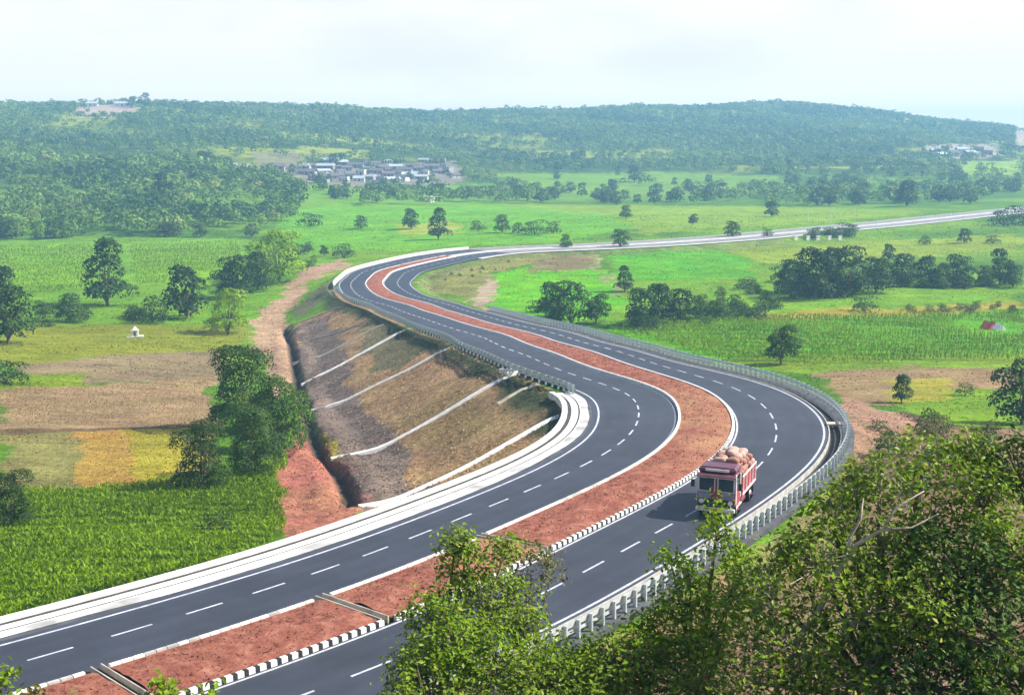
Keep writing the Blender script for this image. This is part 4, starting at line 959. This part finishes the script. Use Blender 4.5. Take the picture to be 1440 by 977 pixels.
for px, py in [(1316,216),(1330,212),(1340,218),(1352,214),(1364,219),(1376,213),(1388,218),(1322,221)]:
    house(px, py, r_.choice(['flat', 'gable', 'flat']), r_.choice(['wash', 'wash', 'mud']), 'tin', 'pale house of the hamlet on the hillside above the end of the far road', 'hamlet houses on the right hillside', 1.2)
for px, py, lb in [(127,150,'left one of the pale houses on the bare hilltop'),(148,147,'middle one of the pale houses on the bare hilltop'),(172,150,'right one of the pale houses on the bare hilltop')]:
    house(px, py, 'long', 'wash', 'tin', lb, None, 1.3, .1)
for px, py, h, lb, k in [(184,152,16,'left dark tree on the bare hilltop beside the pale houses',0),(203,150,20,'large dark tree on the bare hilltop right of the pale houses',0),(118,152,10,'small tree at the left end of the bare hilltop',1)]:
    tree_px('wood%d' % k, px, py, h, lb)

shrubs(30, [(425,226),(640,226),(655,256),(430,262)], (4, 7), ['wood0','wood1','wood2'], 'tree growing between the village houses', 'trees in the village', 17, 'tree')
# white marker blocks of the culvert beside the far road
for i, px in enumerate([1119, 1136, 1150, 1166, 1181]):
    p = spot(px, 338); mb = MB(); mb.box((0, 0, .75), (1.5, .5, 1.6), bev=.08); mb.box((0, 0, 1.62), (1.7, .7, .14), bev=.03)
    o = mb.build('culvert_block', M['white_conc']); o.location = p; o.rotation_euler = (0, 0, .4)
    tag(o, 'white masonry block of the culvert beside the far road', 'culvert block', 'culvert blocks by the far road')
# pale street lamp posts by the far road
M['pole'] = mat('pale_painted_pole', (.62, .66, .55), .6, .1, 2)
for px, py, h in [(1136,318,30), (1168,314,22), (1202,312,24)]:
    p = spot(px, py); H = h * mpp(p); root = empty('street_lamp', p)
    mb = MB(); mb.tube([(0, 0, -.2), (0, 0, H * .92), (.25, 0, H * .98), (1.2, 0, H)], [.13, .09, .07, .05], 8); mb.build('pole', M['pole'], root)
    mb = MB(); mb.box((1.45, 0, H - .02), (.7, .26, .14), bev=.04); mb.build('lamp_head', M['steel'], root)
    tag(root, {1136: 'tallest pale lamp post beside the far road', 1168: 'middle pale lamp post beside the far road', 1202: 'right hand pale lamp post beside the far road'}[px], 'street lamp')

# small white shrine in the left field
p = spot(190, 474); root = empty('shrine', p, .2, .72); k = mpp(p)
mb = MB(); mb.box((0, 0, .15), (4.4, 3.4, .5), bev=.05); mb.build('platform', M['cream_conc'], root)
mb = MB()
for sx in (-1, 1): mb.box((sx * .62, 0, 1.15), (.5, 1.7, 1.5))
mb.box((0, .6, 1.15), (.72, .4, 1.5)); mb.build('wall', M['white_conc'], root)
mb = MB(); mb.box((0, 0, 1.99), (2.1, 2.0, .18), bev=.03); mb.box((0, 0, 2.45), (1.5, 1.5, .75), taper=.45); mb.tube([(0, 0, 2.8), (0, 0, 3.1), (0, 0, 3.4)], [.2, .12, .02], 8); mb.build('spire', M['white_conc'], root)
tag(root, 'tiny white shrine with a pointed roof standing in the left field', 'shrine')
# tent and white heap at the right
M['red_cloth'] = mat('red_tarpaulin', (.52, .10, .07), .7, .25, 1.2); M['white_cloth'] = mat('white_tarpaulin', (.74, .72, .70), .7, .12, 1.2)
def tent(px, py, w, d, h, m, label, rz):
    p = spot(px, py); root = empty('field_tent', p, rz); mb = MB(); n = 9
    V = []; Qs = []
    for i in range(n):
        f = i / (n - 1); yy = -d / 2 + d * f; hh = h * (1 - .10 * math.sin(math.pi * f)) * (.96 if i in (0, n - 1) else 1)
        for x, z in ((-w / 2, 0), (-w * .40, h * .28), (-w * .2, hh * .66), (0, hh), (w * .2, hh * .66), (w * .40, h * .28), (w / 2, 0)): V.append((x, yy, z))
    for i in range(n - 1):
        for j in range(6): Qs.append((7 * i + j, 7 * i + j + 1, 7 * i + 8 + j, 7 * i + 7 + j))
    for b in (0, 7 * (n - 1)): Qs += [(b, b + 1, b + 5, b + 6), (b + 1, b + 2, b + 4, b + 5)]
    T = [(b + 2, b + 3, b + 4) for b in (0, 7 * (n - 1))]
    mb.add(V, Qs, T); mb.build('canvas', M[m], root)
    mb = MB(); mb.tube([(0, -d / 2 - .1, -.1), (0, -d / 2 - .1, h + .25)], .06, 6); mb.build('pole', M['bark'], root)
    tag(root, label, 'tent')
tent(1391, 463, 2.9, 2.4, 1.7, 'red_cloth', 'small red tent in the bright right field', .5)
tent(1403, 464, 2.6, 2.2, 1.4, 'white_cloth', 'small white tent right of the red one in the bright right field', .3)
# ---------------------------------------------------------------- the loaded truck
M['maroon'] = mat('maroon_paint', (.20, .035, .05), .38, .15, 1.5, spec=.5)
M['cab_dark'] = mat('dark_purple_cab_paint', (.12, .038, .060), .4, .2, 2.0, spec=.5)
M['truck_red'] = mat('red_body_paint', (.42, .06, .06), .45, .2, 1.5, col2=(.30, .045, .05))
M['truck_white'] = mat('cream_white_trim', (.74, .66, .62), .5, .12, 3)
M['glass'] = mat('windscreen_glass', (.035, .05, .065), .08, .2, 2, spec=.8)
M['rubber'] = mat('tyre_rubber', (.02, .02, .02), .85, .2, 4)
M['iron'] = mat('dark_chassis_iron', (.035, .033, .035), .7, .2, 4)
M['sack'] = mat('jute_sack', (.36, .19, .14), .95, .3, 2.2, .6, col2=(.28, .13, .10))
M['pale_sack'] = mat('pale_plastic_sack', (.44, .29, .24), .85, .2, 2.2, .4)
M['lamp_glass'] = mat('headlamp_glass', (.75, .75, .72), .15, .05, 4)
M['amber'] = mat('amber_lamp', (.6, .25, .03), .3, .1, 4)
M['grey_panel'] = mat('grey_dashboard_panel', (.26, .25, .27), .5, .15, 3)
TS = 40.5
tp = rpt(TS, 'C', 4.85, 0.0)[0]
TK = 1.07
hd = heading(TS) + math.pi + math.radians(9)                      # drives towards the camera
tr = empty('loaded_truck', tuple(tp), hd - math.pi / 2, TK)       # local +y is forward
def part(nm, m, fn, parent=tr, smooth=False):
    mb = MB(); fn(mb); return mb.build(nm, m if isinstance(m, list) else M[m], parent, smooth)
tag(tr, 'maroon lorry heaped high with sacks, driving up the carriageway beside the black and white kerb', 'truck')
# local frame: front bumper at y = 3.0, tail at y = -3.0
part('chassis', 'iron', lambda b: (b.box((-.42, 0, .78), (.14, 5.6, .24)), b.box((.42, 0, .78), (.14, 5.6, .24)), b.box((0, -1.6, .55), (1.7, .2, .2)), b.box((0, 1.7, .52), (1.8, .16, .16)), b.box((0, -.2, .80), (.7, .12, .16)), b.box((0, -2.7, .8), (.7, .12, .16))))
cab = part('cab', 'cab_dark', lambda b: (b.box((0, 2.05, 1.18), (2.40, 1.62, .9), bev=.09), b.box((0, 1.42, 2.2), (2.40, .34, 1.2), bev=.05), b.box((-1.13, 2.72, 2.1), (.12, .14, 1.0)), b.box((1.13, 2.72, 2.1), (.12, .14, 1.0)), b.box((0, 2.76, 2.1), (.16, .10, .98)), b.box((0, 2.05, 2.68), (2.42, 1.66, .20), bev=.08)))
part('windscreen', 'glass', lambda b: (b.box((-.58, 2.77, 2.12), (.96, .04, .80)),), cab)
part('windscreen', 'glass', lambda b: (b.box((.58, 2.77, 2.12), (.96, .04, .80)),), cab)
part('windscreen_frame', 'truck_white', lambda b: (b.box((0, 2.80, 2.56), (2.3, .07, .09)), b.box((0, 2.80, 1.67), (2.3, .06, .06)), b.box((-1.13, 2.815, 2.12), (.08, .05, .86)), b.box((1.13, 2.815, 2.12), (.08, .05, .86)), b.box((.10, 2.82, 2.12), (.07, .05, .80)), b.box((-.10, 2.82, 2.12), (.07, .05, .80))))
part('front_panel', 'grey_panel', lambda b: (b.box((0, 2.88, 1.42), (2.30, .05, .42), bev=.02),))
part('emblem_panel', 'truck_red', lambda b: (b.box((0, 2.92, 1.46), (.66, .04, .40), bev=.02), b.box((0, 2.865, 1.86), (.12, .03, .5)), b.box((.24, 2.835, 1.80), (.16, .03, .34))))
part('grille', 'iron', lambda b: [b.box((0, 2.89, .86 + .09 * k), (1.5, .05, .045)) for k in range(4)])
part('bumper', 'truck_white', lambda b: (b.box((0, 3.02, .56), (2.46, .20, .28), bev=.05),))
part('number_plate', 'amber', lambda b: (b.box((0, 3.13, .56), (.55, .02, .14)),))
for sx in (-1, 1):
    part('headlight', 'lamp_glass', lambda b: b.tube([(sx * .92, 2.86, 1.02), (sx * .92, 2.93, 1.02), (sx * .92, 2.96, 1.02)], [.15, .15, .10], 14))
    part('indicator', 'amber', lambda b: b.box((sx * 1.12, 2.90, 1.24), (.14, .06, .10), bev=.02))
    part('mirror', 'iron', lambda b: (b.tube([(sx * 1.18, 2.7, 2.5), (sx * 1.5, 2.82, 2.45), (sx * 1.5, 2.82, 2.3)], .02, 6), b.box((sx * 1.5, 2.84, 2.1), (.22, .06, .46), bev=.02)))
    dr = part('cab_door', 'truck_red' if sx < 0 else 'maroon', lambda b: (b.box((sx * 1.215, 2.1, 1.25), (.05, 1.1, .86), bev=.02),))
    part('door_window', 'glass', lambda b: b.box((sx * 1.19, 2.15, 2.1), (.05, .9, .74)), dr)
    part('handle', 'steel', lambda b: b.box((sx * 1.25, 1.75, 1.5), (.03, .2, .05)), dr)
    part('pillar_trim', 'truck_white', lambda b: b.box((sx * 1.225, 2.74, 1.9), (.06, .16, 1.9), bev=.02))
    part('pillar_trim', 'truck_white', lambda b: b.box((sx * 1.225, 1.46, 1.9), (.06, .14, 1.6), bev=.02))
part('roof_visor', 'cab_dark', lambda b: (b.box((0, 2.95, 2.74), (2.44, .42, .06), rx=-.25, bev=.02), b.box((0, 1.9, 2.98), (2.36, 1.5, .42), bev=.14)))
part('roof_board', 'truck_white', lambda b: (b.box((0, 2.70, 3.0), (1.5, .06, .17), bev=.02),))
body = part('cargo_body', 'truck_red', lambda b: (b.box((0, -.9, 1.06), (2.55, 4.1, .14)), b.box((-1.25, -.9, 1.72), (.07, 4.1, 1.2)), b.box((1.25, -.9, 1.72), (.07, 4.1, 1.2)), b.box((0, 1.12, 1.9), (2.43, .07, 1.6)), b.box((0, -2.92, 1.72), (2.43, .07, 1.2))))
for sx in (-1, 1):
    part('side_rail', 'truck_white', lambda b: (b.box((sx * 1.31, -.9, 2.34), (.09, 4.16, .10), bev=.02), b.box((sx * 1.31, -.9, 1.18), (.08, 4.14, .12), bev=.02)), body)
    for k in range(5): part('stake', 'truck_white', lambda b: b.box((sx * 1.315, 1.0 - k * .96, 1.76), (.07, .09, 1.06)), body)
    part('mudguard', 'iron', lambda b: (b.box((sx * 1.02, -1.75, 1.0 - .06), (.5, 1.5, .05)), b.box((sx * 1.02, -2.55, .62), (.5, .04, .5))))
    part('side_step', 'truck_white', lambda b: (b.box((sx * 1.12, 1.35, .62), (.2, .9, .10), bev=.02),))
    part('fuel_tank', 'iron' if sx > 0 else 'maroon', lambda b: b.tube([(sx * .95, .9, .66), (sx * .95, -.3, .66)], .27, 14))
def wheel(x, y, dual):
    w = .30 if not dual else .52; rr = .47; n = 22
    o = part('wheel', 'rubber', lambda b: b.tube([(x - w / 2, y, rr), (x - w / 2, y, rr), (x - w / 2 + .04, y, rr), (x + w / 2 - .04, y, rr), (x + w / 2, y, rr)], [rr * .5, rr * .93, rr, rr, rr * .93], n))
    sg = 1 if x > 0 else -1
    part('rim', 'truck_white', lambda b: (b.tube([(x + sg * w * .42, y, rr), (x + sg * (w / 2 + .012), y, rr)], [.27, .25], 16),), o)
    part('hub', 'truck_red', lambda b: (b.tube([(x + sg * w / 2, y, rr), (x + sg * (w / 2 + .07), y, rr), (x + sg * (w / 2 + .09), y, rr)], [.11, .10, .06], 12),), o)
for sx in (-1, 1): wheel(sx * 1.05, 2.05, False); wheel(sx * .98, -1.75, True)
# heaped sacks: each one a thing lying on the truck, in the heaped shape the photo shows
rs = random.Random(3)
def sack_mesh(seed):
    q = random.Random(seed); V = []; F_ = []; nu, nv = 12, 8
    ph = [q.uniform(0, 6) for _ in range(4)]
    for i in range(nv + 1):
        th = math.pi * i / nv
        for j in range(nu):
            a = 2 * math.pi * j / nu; sp = lambda c, e: math.copysign(abs(c) ** e, c)
            x = .48 * sp(math.sin(th) * math.cos(a), .6); y = .34 * sp(math.sin(th) * math.sin(a), .65); z = .21 * sp(math.cos(th), .75)
            k = 1 + .07 * math.sin(5 * a + ph[0]) * math.sin(3 * th + ph[1]) + .04 * math.sin(9 * a + ph[2])
            V.append((x * k, y * k, z * k))
    for i in range(nv):
        for j in range(nu): F_.append((i * nu + j, (i + 1) * nu + j, (i + 1) * nu + (j + 1) % nu, i * nu + (j + 1) % nu))
    return V, F_
SM = []
for k in range(6):
    V, F_ = sack_mesh(k); SM.append(mesh_np('sack', V, np.array(F_), M['pale_sack'] if k % 3 == 0 else M['sack'], smooth=True))
Rm = Matrix.Rotation(hd - math.pi / 2, 3, 'Z')
lay = []
for L_, (z, xs, ys) in enumerate([(1.36, (-.75, .1, .85), (-2.5, -1.75, -1.0, -.25, .5)), (1.72, (-.8, 0, .8), (-2.5, -1.75, -1.0, -.25, .5)), (2.08, (-.8, 0, .8), (-2.5, -1.75, -1.0, -.25, .5)), (2.44, (-.82, 0, .82), (-2.5, -1.75, -1.0, -.25, .5)), (2.80, (-.72, 0, .72), (-2.35, -1.65, -.9, -.2, .55)), (3.12, (-.5, .35), (-2.1, -1.4, -.7, 0, .5)), (3.34, (-.1,), (-1.5, -.8))]):
    for y in ys:
        for x in xs: lay.append((x + rs.uniform(-.08, .08), y + rs.uniform(-.08, .08), z + rs.uniform(-.03, .03), L_))
for x, y, z, L_ in lay:
    if L_ < 3 and abs(x) < .5 and abs(y + 1) < 1.2: continue           # hidden core of the load
    k = rs.randrange(6)
    o = link('sack', SM[k]); o.location = Vector(tp) + Rm @ Vector((x, y, z)) * TK; o.scale = (TK, TK, TK); o.rotation_euler = (rs.uniform(-.15, .15), rs.uniform(-.15, .15), hd + rs.choice((0, 1.57)) + rs.uniform(-.25, .25))
    tag(o, 'pale plastic sack in the load heaped on the truck' if k % 3 == 0 else 'brown sack in the load heaped on the truck', 'sack', 'sacks heaped on the truck')

# ---------------------------------------------------------------- foreground trees on the camera hill
def at_d(px, py, D):
    dx, dy = (px - CX) / F, (CY - py) / F
    v = np.array([dx, CT + dy * ST, -ST + dy * CT]); return v * D / CT + np.array([0, 0, Z0])
def fore(name, label, base, lobes, leaf, n_per, mats, bark='bark', seed=0, r0=.16, pale=None, cat='tree', spread=.17, shoots=(2, 5), reach=1.32):
    r = np.random.default_rng(seed); bx, by = base; bz = ground(bx, by)
    root = empty(name, (bx, by, bz)); C0 = np.array([bx, by, bz])
    LB = []
    for px, py, rx, ry, D in lobes:
        c = at_d(px, py, D); k = D / F; LB.append((c, np.array([rx * k, max(rx, ry) * k * 1.0, ry * k])))
    mb = MB(); cen = np.mean([c for c, _ in LB], 0); lowz = min(c[2] - q_[2] for c, q_ in LB)
    fork = C0 + (cen - C0) * .45; fork[2] = bz + (cen[2] - bz) * .45
    mb.tube([C0 - (0, 0, .3) - C0, (C0 * .55 + fork * .45) - C0 + (r.uniform(-.1, .1), r.uniform(-.1, .1), 0), fork - C0], [r0, r0 * .75, r0 * .6], 8)
    VV, TT, MM = [], [], []
    tw = MB()
    for li, (c, rad) in enumerate(LB):
        mid = fork * .45 + c * .55 + r.normal(0, .12, 3); mb.tube([fork - C0, mid - C0, c - C0], [r0 * .5, r0 * .3, r0 * .14], 6)
        area = (rad[0] * rad[2] + rad[0] * rad[1]) * 6; nt = int(area * n_per)
        d_ = r.normal(size=(nt, 3)); d_ /= np.linalg.norm(d_, axis=1)[:, None]
        rr = np.clip(1.0 - np.abs(r.normal(0, .28, nt)) + (r.random(nt) < .12) * r.uniform(0, .3, nt), .25, 1.35)
        tips = c + d_ * rad * rr[:, None]
        for t in range(0, nt, 5):
            m_ = c * .4 + tips[t] * .6 + r.normal(0, .05, 3); tw.tube([c * .9 + mid * .1 - C0, m_ - C0, tips[t] - C0], [.018, .011, .004], 4, cap=False)
        nt0 = nt
        for _ in range(int(r.integers(*shoots))):                # long shoots that break the outline
            dd = r.normal(size=3); dd[2] = abs(dd[2]) + .5; dd /= np.linalg.norm(dd); e0 = c + dd * rad * .8; e1 = c + dd * rad * r.uniform(1.05, reach) + (0, 0, r.uniform(0, .12))
            tw.tube([c * .5 + e0 * .5 - C0, e0 - C0, e1 - C0], [.016, .010, .003], 4, cap=False)
            tips = np.vstack([tips, e0 + (e1 - e0) * r.uniform(0, 1.02, (7, 1))]); d_ = np.vstack([d_, np.tile(dd, (7, 1))])
        nt = len(tips)
        nl = np.where(np.arange(nt) >= nt0, r.integers(3, 7, nt), r.integers(6, 12, nt)); k_ = np.repeat(np.arange(nt), nl)
        P = tips[k_] + r.normal(0, spread * .85, (len(k_), 3)) * np.array([1, 1, .7])
        nn = d_[k_] * .35 + r.normal(0, .5, (len(k_), 3)) + np.array([.15, 0, .65]); nn /= np.linalg.norm(nn, axis=1)[:, None]
        V, Q = leaves(P, nn, leaf, r, asp=.55, bend=.08)
        tt = np.zeros((len(P), 4)); tt[:, 0] = np.clip(r.uniform(.1, .5, nt)[k_] + r.uniform(0, .5, len(P)), 0, 1); tt[:, 1] = np.where(r.random(len(P)) < .05, r.uniform(.3, 1, len(P)), 0)
        VV.append(V - C0); TT.append(np.repeat(tt, 4, 0)); MM.append(np.full(len(P), li % len(mats)))
    mb.build('trunk', M[bark], root, True); tw.build('twig', M['bark' if not pale else 'pale_bark'], root)
    V = np.concatenate(VV)
    link('crown', mesh_np('crown', V, np.arange(len(V)).reshape(-1, 4), [M[m] for m in mats], tint=np.concatenate(TT), midx=np.concatenate(MM)), root)
    if pale:
        for pts, rd in pale:
            P = [at_d(*p) - C0 for p in pts]; b2 = MB(); b2.tube(P, rd, 7); b2.build('pale_branch', M['pale_bark'], root, True)
    tag(root, label, cat); print(label, len(V) // 4)
fore('tree', 'leafy tree at the bottom centre hiding part of the median and the right carriageway', (-2.4, 29.0), [(655,800,40,34,30),(640,768,26,22,30),(712,775,22,18,30),(604,862,40,36,29),(690,850,58,50,30),(640,905,74,52,28.5),(585,945,46,46,28),(600,985,70,46,27),(700,945,70,56,28),(735,880,34,34,29)], .13, 17, ['leaf_fore','leaf_fore','leaf_fore_b'], seed=21)
fore('tree', 'low spreading tree at the bottom centre in front of the right crash barrier', (1.9, 26.5), [(800,935,74,40,27),(770,975,90,50,26),(870,935,80,50,26.5),(850,985,100,50,26),(930,900,58,52,27),(960,960,80,56,26),(908,880,24,20,27)], .125, 15, ['leaf_fore_b','leaf_fore'], seed=22)
fore('tree', 'slender bright green tree whose tip covers the front of the truck', (4.0, 26.4), [(942,782,20,15,27),(970,808,30,26,27),(1006,752,27,24,27),(1010,722,17,18,27),(1036,784,30,22,27),(965,845,44,36,27),(1030,830,46,44,26.5),(1000,890,50,46,26.5)], .125, 17, ['leaf_fore_b','leaf_fore_b','leaf_fore'], seed=23, r0=.09, shoots=(0, 2), reach=1.15)
fore('tree', 'big leafy tree with a pale bare branch in the lower right', (8.0, 24.0), [(1110,768,40,34,25.5),(1168,722,44,36,25.5),(1205,690,30,24,25.5),(1236,674,46,34,25.5),(1150,790,66,54,25),(1240,760,70,60,25.5),(1300,650,54,36,26),(1080,840,60,58,25),(1120,920,80,66,24.5),(1210,860,80,64,24.5),(1060,960,80,60,24.5),(1300,740,60,60,25.5),(1200,960,90,60,24)], .125, 12, ['leaf_fore','leaf_fore_b','leaf_fore','leaf_fore','leaf_fore_b'], seed=24, r0=.2, shoots=(1, 4), reach=1.25,
     pale=[([(1118,905,24.75),(1150,860,24.65),(1180,800,24.55),(1205,765,24.5),(1240,745,24.4),(1262,712,24.4),(1300,690,24.4)], [.075,.066,.055,.045,.034,.022,.010]), ([(1193,782,24.5),(1195,755,24.5),(1210,730,24.5),(1214,700,24.5)], [.045,.035,.025,.012]), ([(1240,745,24.4),(1282,742,24.4),(1320,722,24.4)], [.03,.02,.01])])
fore('tree', 'dark dense tree filling the bottom right corner', (11.5, 22.5), [(1380,700,58,52,25),(1430,660,50,46,25.5),(1350,800,84,76,24.5),(1440,780,80,80,24.5),(1290,860,80,70,24),(1400,900,100,84,23.5),(1300,965,100,66,23.5),(1440,980,90,60,23),(1370,640,40,30,26)], .13, 17, ['leaf_fore','leaf_deep','leaf_deep','leaf_fore_b'], seed=25, r0=.22)  # deep leaf colour on half the lobes paints in the corner's shade
fore('sapling', 'sapling with a few bright leaves at the bottom left corner', (-8.9, 21.5), [(4,952,14,24,21.5),(-6,985,26,24,21.5)], .15, 18, ['leaf_fore_b'], seed=26, r0=.05, spread=.12, shoots=(0, 1))
fore('sapling', 'yellow green sapling tip poking up over the median at the bottom left', (-5.6, 21.0), [(240,966,24,10,21.3),(215,985,34,14,21.3),(300,978,22,10,21.3),(60,985,30,14,21.4)], .14, 16, ['leaf_fore_b','leaf_olive'], seed=27, r0=.05, spread=.1, shoots=(0, 1))
fore('sapling', 'thin olive sapling in front of the tan stretch of median', (1.0, 33.5), [(745,778,40,14,33),(705,812,30,22,33),(775,805,22,16,33),(740,840,34,30,33)], .12, 9, ['leaf_olive'], seed=28, r0=.06, shoots=(0, 2))

# ---------------------------------------------------------------- haze, sky, sun, camera
mb = MB(); mb.box((0, 0, 0), (1, 1, 1))
hz = bpy.data.materials.new('haze'); hz.use_nodes = True; N = hz.node_tree.nodes; L = hz.node_tree.links
N.remove(N['Principled BSDF']); pv = N.new('ShaderNodeVolumePrincipled'); pv.inputs['Color'].default_value = (.34, .70, 1.0, 1); pv.inputs['Density'].default_value = HAZE; pv.inputs['Anisotropy'].default_value = .1
L.new(pv.outputs['Volume'], N['Material Output'].inputs['Volume'])
o = mb.build('haze', hz); zlo, zhi = float(GZ.min()) - 1, max(float(GZ.max()) + 14, Z0 + 8)
ymax = float(gy[-1]) + 60; ymin = float(gy[0]) - 20; xm = float(gx[-1]) + 60
o.location = (0, (ymin + ymax) / 2, (zlo + zhi) / 2); o.scale = (2 * xm, ymax - ymin, zhi - zlo)
tag(o, 'thin blue haze over the valley and hills', 'haze', kind='stuff')

SUN_AZ, SUN_EL = math.radians(84), math.radians(42)       # azimuth clockwise from +y
to_sun = Vector((math.sin(SUN_AZ) * math.cos(SUN_EL), math.cos(SUN_AZ) * math.cos(SUN_EL), math.sin(SUN_EL)))
sl_ = bpy.data.lights.new('sun', 'SUN'); sl_.energy = 4.8; sl_.angle = math.radians(.6); sl_.color = (1, .955, .88)
so = bpy.data.objects.new('sun', sl_); COL.objects.link(so); so.rotation_euler = to_sun.to_track_quat('Z', 'Y').to_euler(); so.location = (200, 50, 300)

w = bpy.data.worlds.new('World'); SC.world = w; w.use_nodes = True; N = w.node_tree.nodes; L = w.node_tree.links
bg = N['Background']; bg.inputs['Strength'].default_value = .09
sky = N.new('ShaderNodeTexSky'); sky.sky_type = 'NISHITA'; sky.sun_disc = False; sky.sun_elevation = SUN_EL; sky.sun_rotation = SUN_AZ; sky.air_density = 1.0; sky.dust_density = 1.2
L.new(sky.outputs['Color'], bg.inputs['Color'])
bg2 = N.new('ShaderNodeBackground'); bg2.inputs['Strength'].default_value = CLOUD
tc = N.new('ShaderNodeTexCoord'); sp = N.new('ShaderNodeSeparateXYZ'); L.new(tc.outputs['Generated'], sp.inputs['Vector'])
def mr(v, a, b, lo, hi):
    n = N.new('ShaderNodeMapRange'); n.inputs['From Min'].default_value = a; n.inputs['From Max'].default_value = b; n.inputs['To Min'].default_value = lo; n.inputs['To Max'].default_value = hi; n.interpolation_type = 'SMOOTHSTEP'
    L.new(v, n.inputs['Value']); return n.outputs['Result']
mp = N.new('ShaderNodeMapping'); mp.inputs['Scale'].default_value = (1, 1, 2.6); L.new(tc.outputs['Generated'], mp.inputs['Vector'])
nz = N.new('ShaderNodeTexNoise'); nz.inputs['Scale'].default_value = 3.4; nz.inputs['Detail'].default_value = 7; nz.inputs['Roughness'].default_value = .5; L.new(mp.outputs['Vector'], nz.inputs['Vector'])
cm = N.new('ShaderNodeMix'); cm.data_type = 'RGBA'; cm.inputs['A'].default_value = (.87, .86, .92, 1); cm.inputs['B'].default_value = (1, .955, .925, 1)
lo_ = mr(sp.outputs['Z'], .0, .085, .9, 0.0)
ad = N.new('ShaderNodeMath'); ad.operation = 'ADD'; ad.use_clamp = True; L.new(mr(nz.outputs['Fac'], .40, .58, 0, 1), ad.inputs[0]); L.new(lo_, ad.inputs[1]); L.new(ad.outputs[0], cm.inputs['Factor'])
hm = N.new('ShaderNodeMix'); hm.data_type = 'RGBA'; hm.inputs['B'].default_value = (1.48, 1.29, 1.22, 1); L.new(cm.outputs['Result'], hm.inputs['A']); L.new(mr(sp.outputs['Z'], .0, .06, 1, 0), hm.inputs['Factor'])
L.new(hm.outputs['Result'], bg2.inputs['Color'])
ms = N.new('ShaderNodeMixShader'); L.new(mr(sp.outputs['Z'], .10, .30, 1, .06), ms.inputs['Fac'])
L.new(bg.outputs['Background'], ms.inputs[1]); L.new(bg2.outputs['Background'], ms.inputs[2]); L.new(ms.outputs['Shader'], N['World Output'].inputs['Surface'])

cd = bpy.data.cameras.new('camera'); cd.sensor_width = 36; cd.lens = 36 * F / 1440; cd.clip_start = .5; cd.clip_end = 9000
co = bpy.data.objects.new('camera', cd); COL.objects.link(co); co.location = (0, 0, Z0); co.rotation_euler = (math.pi / 2 - TH, 0, 0); SC.camera = co
SC.view_settings.view_transform = 'Standard'; SC.view_settings.look = 'None'; SC.view_settings.exposure = EXPO; SC.view_settings.gamma = 1
SC.cycles.use_denoising = True
SC.cycles.max_bounces = 6; SC.cycles.transparent_max_bounces = 4; SC.cycles.volume_bounces = 0
SC.cycles.use_adaptive_sampling = True; SC.cycles.adaptive_threshold = .02
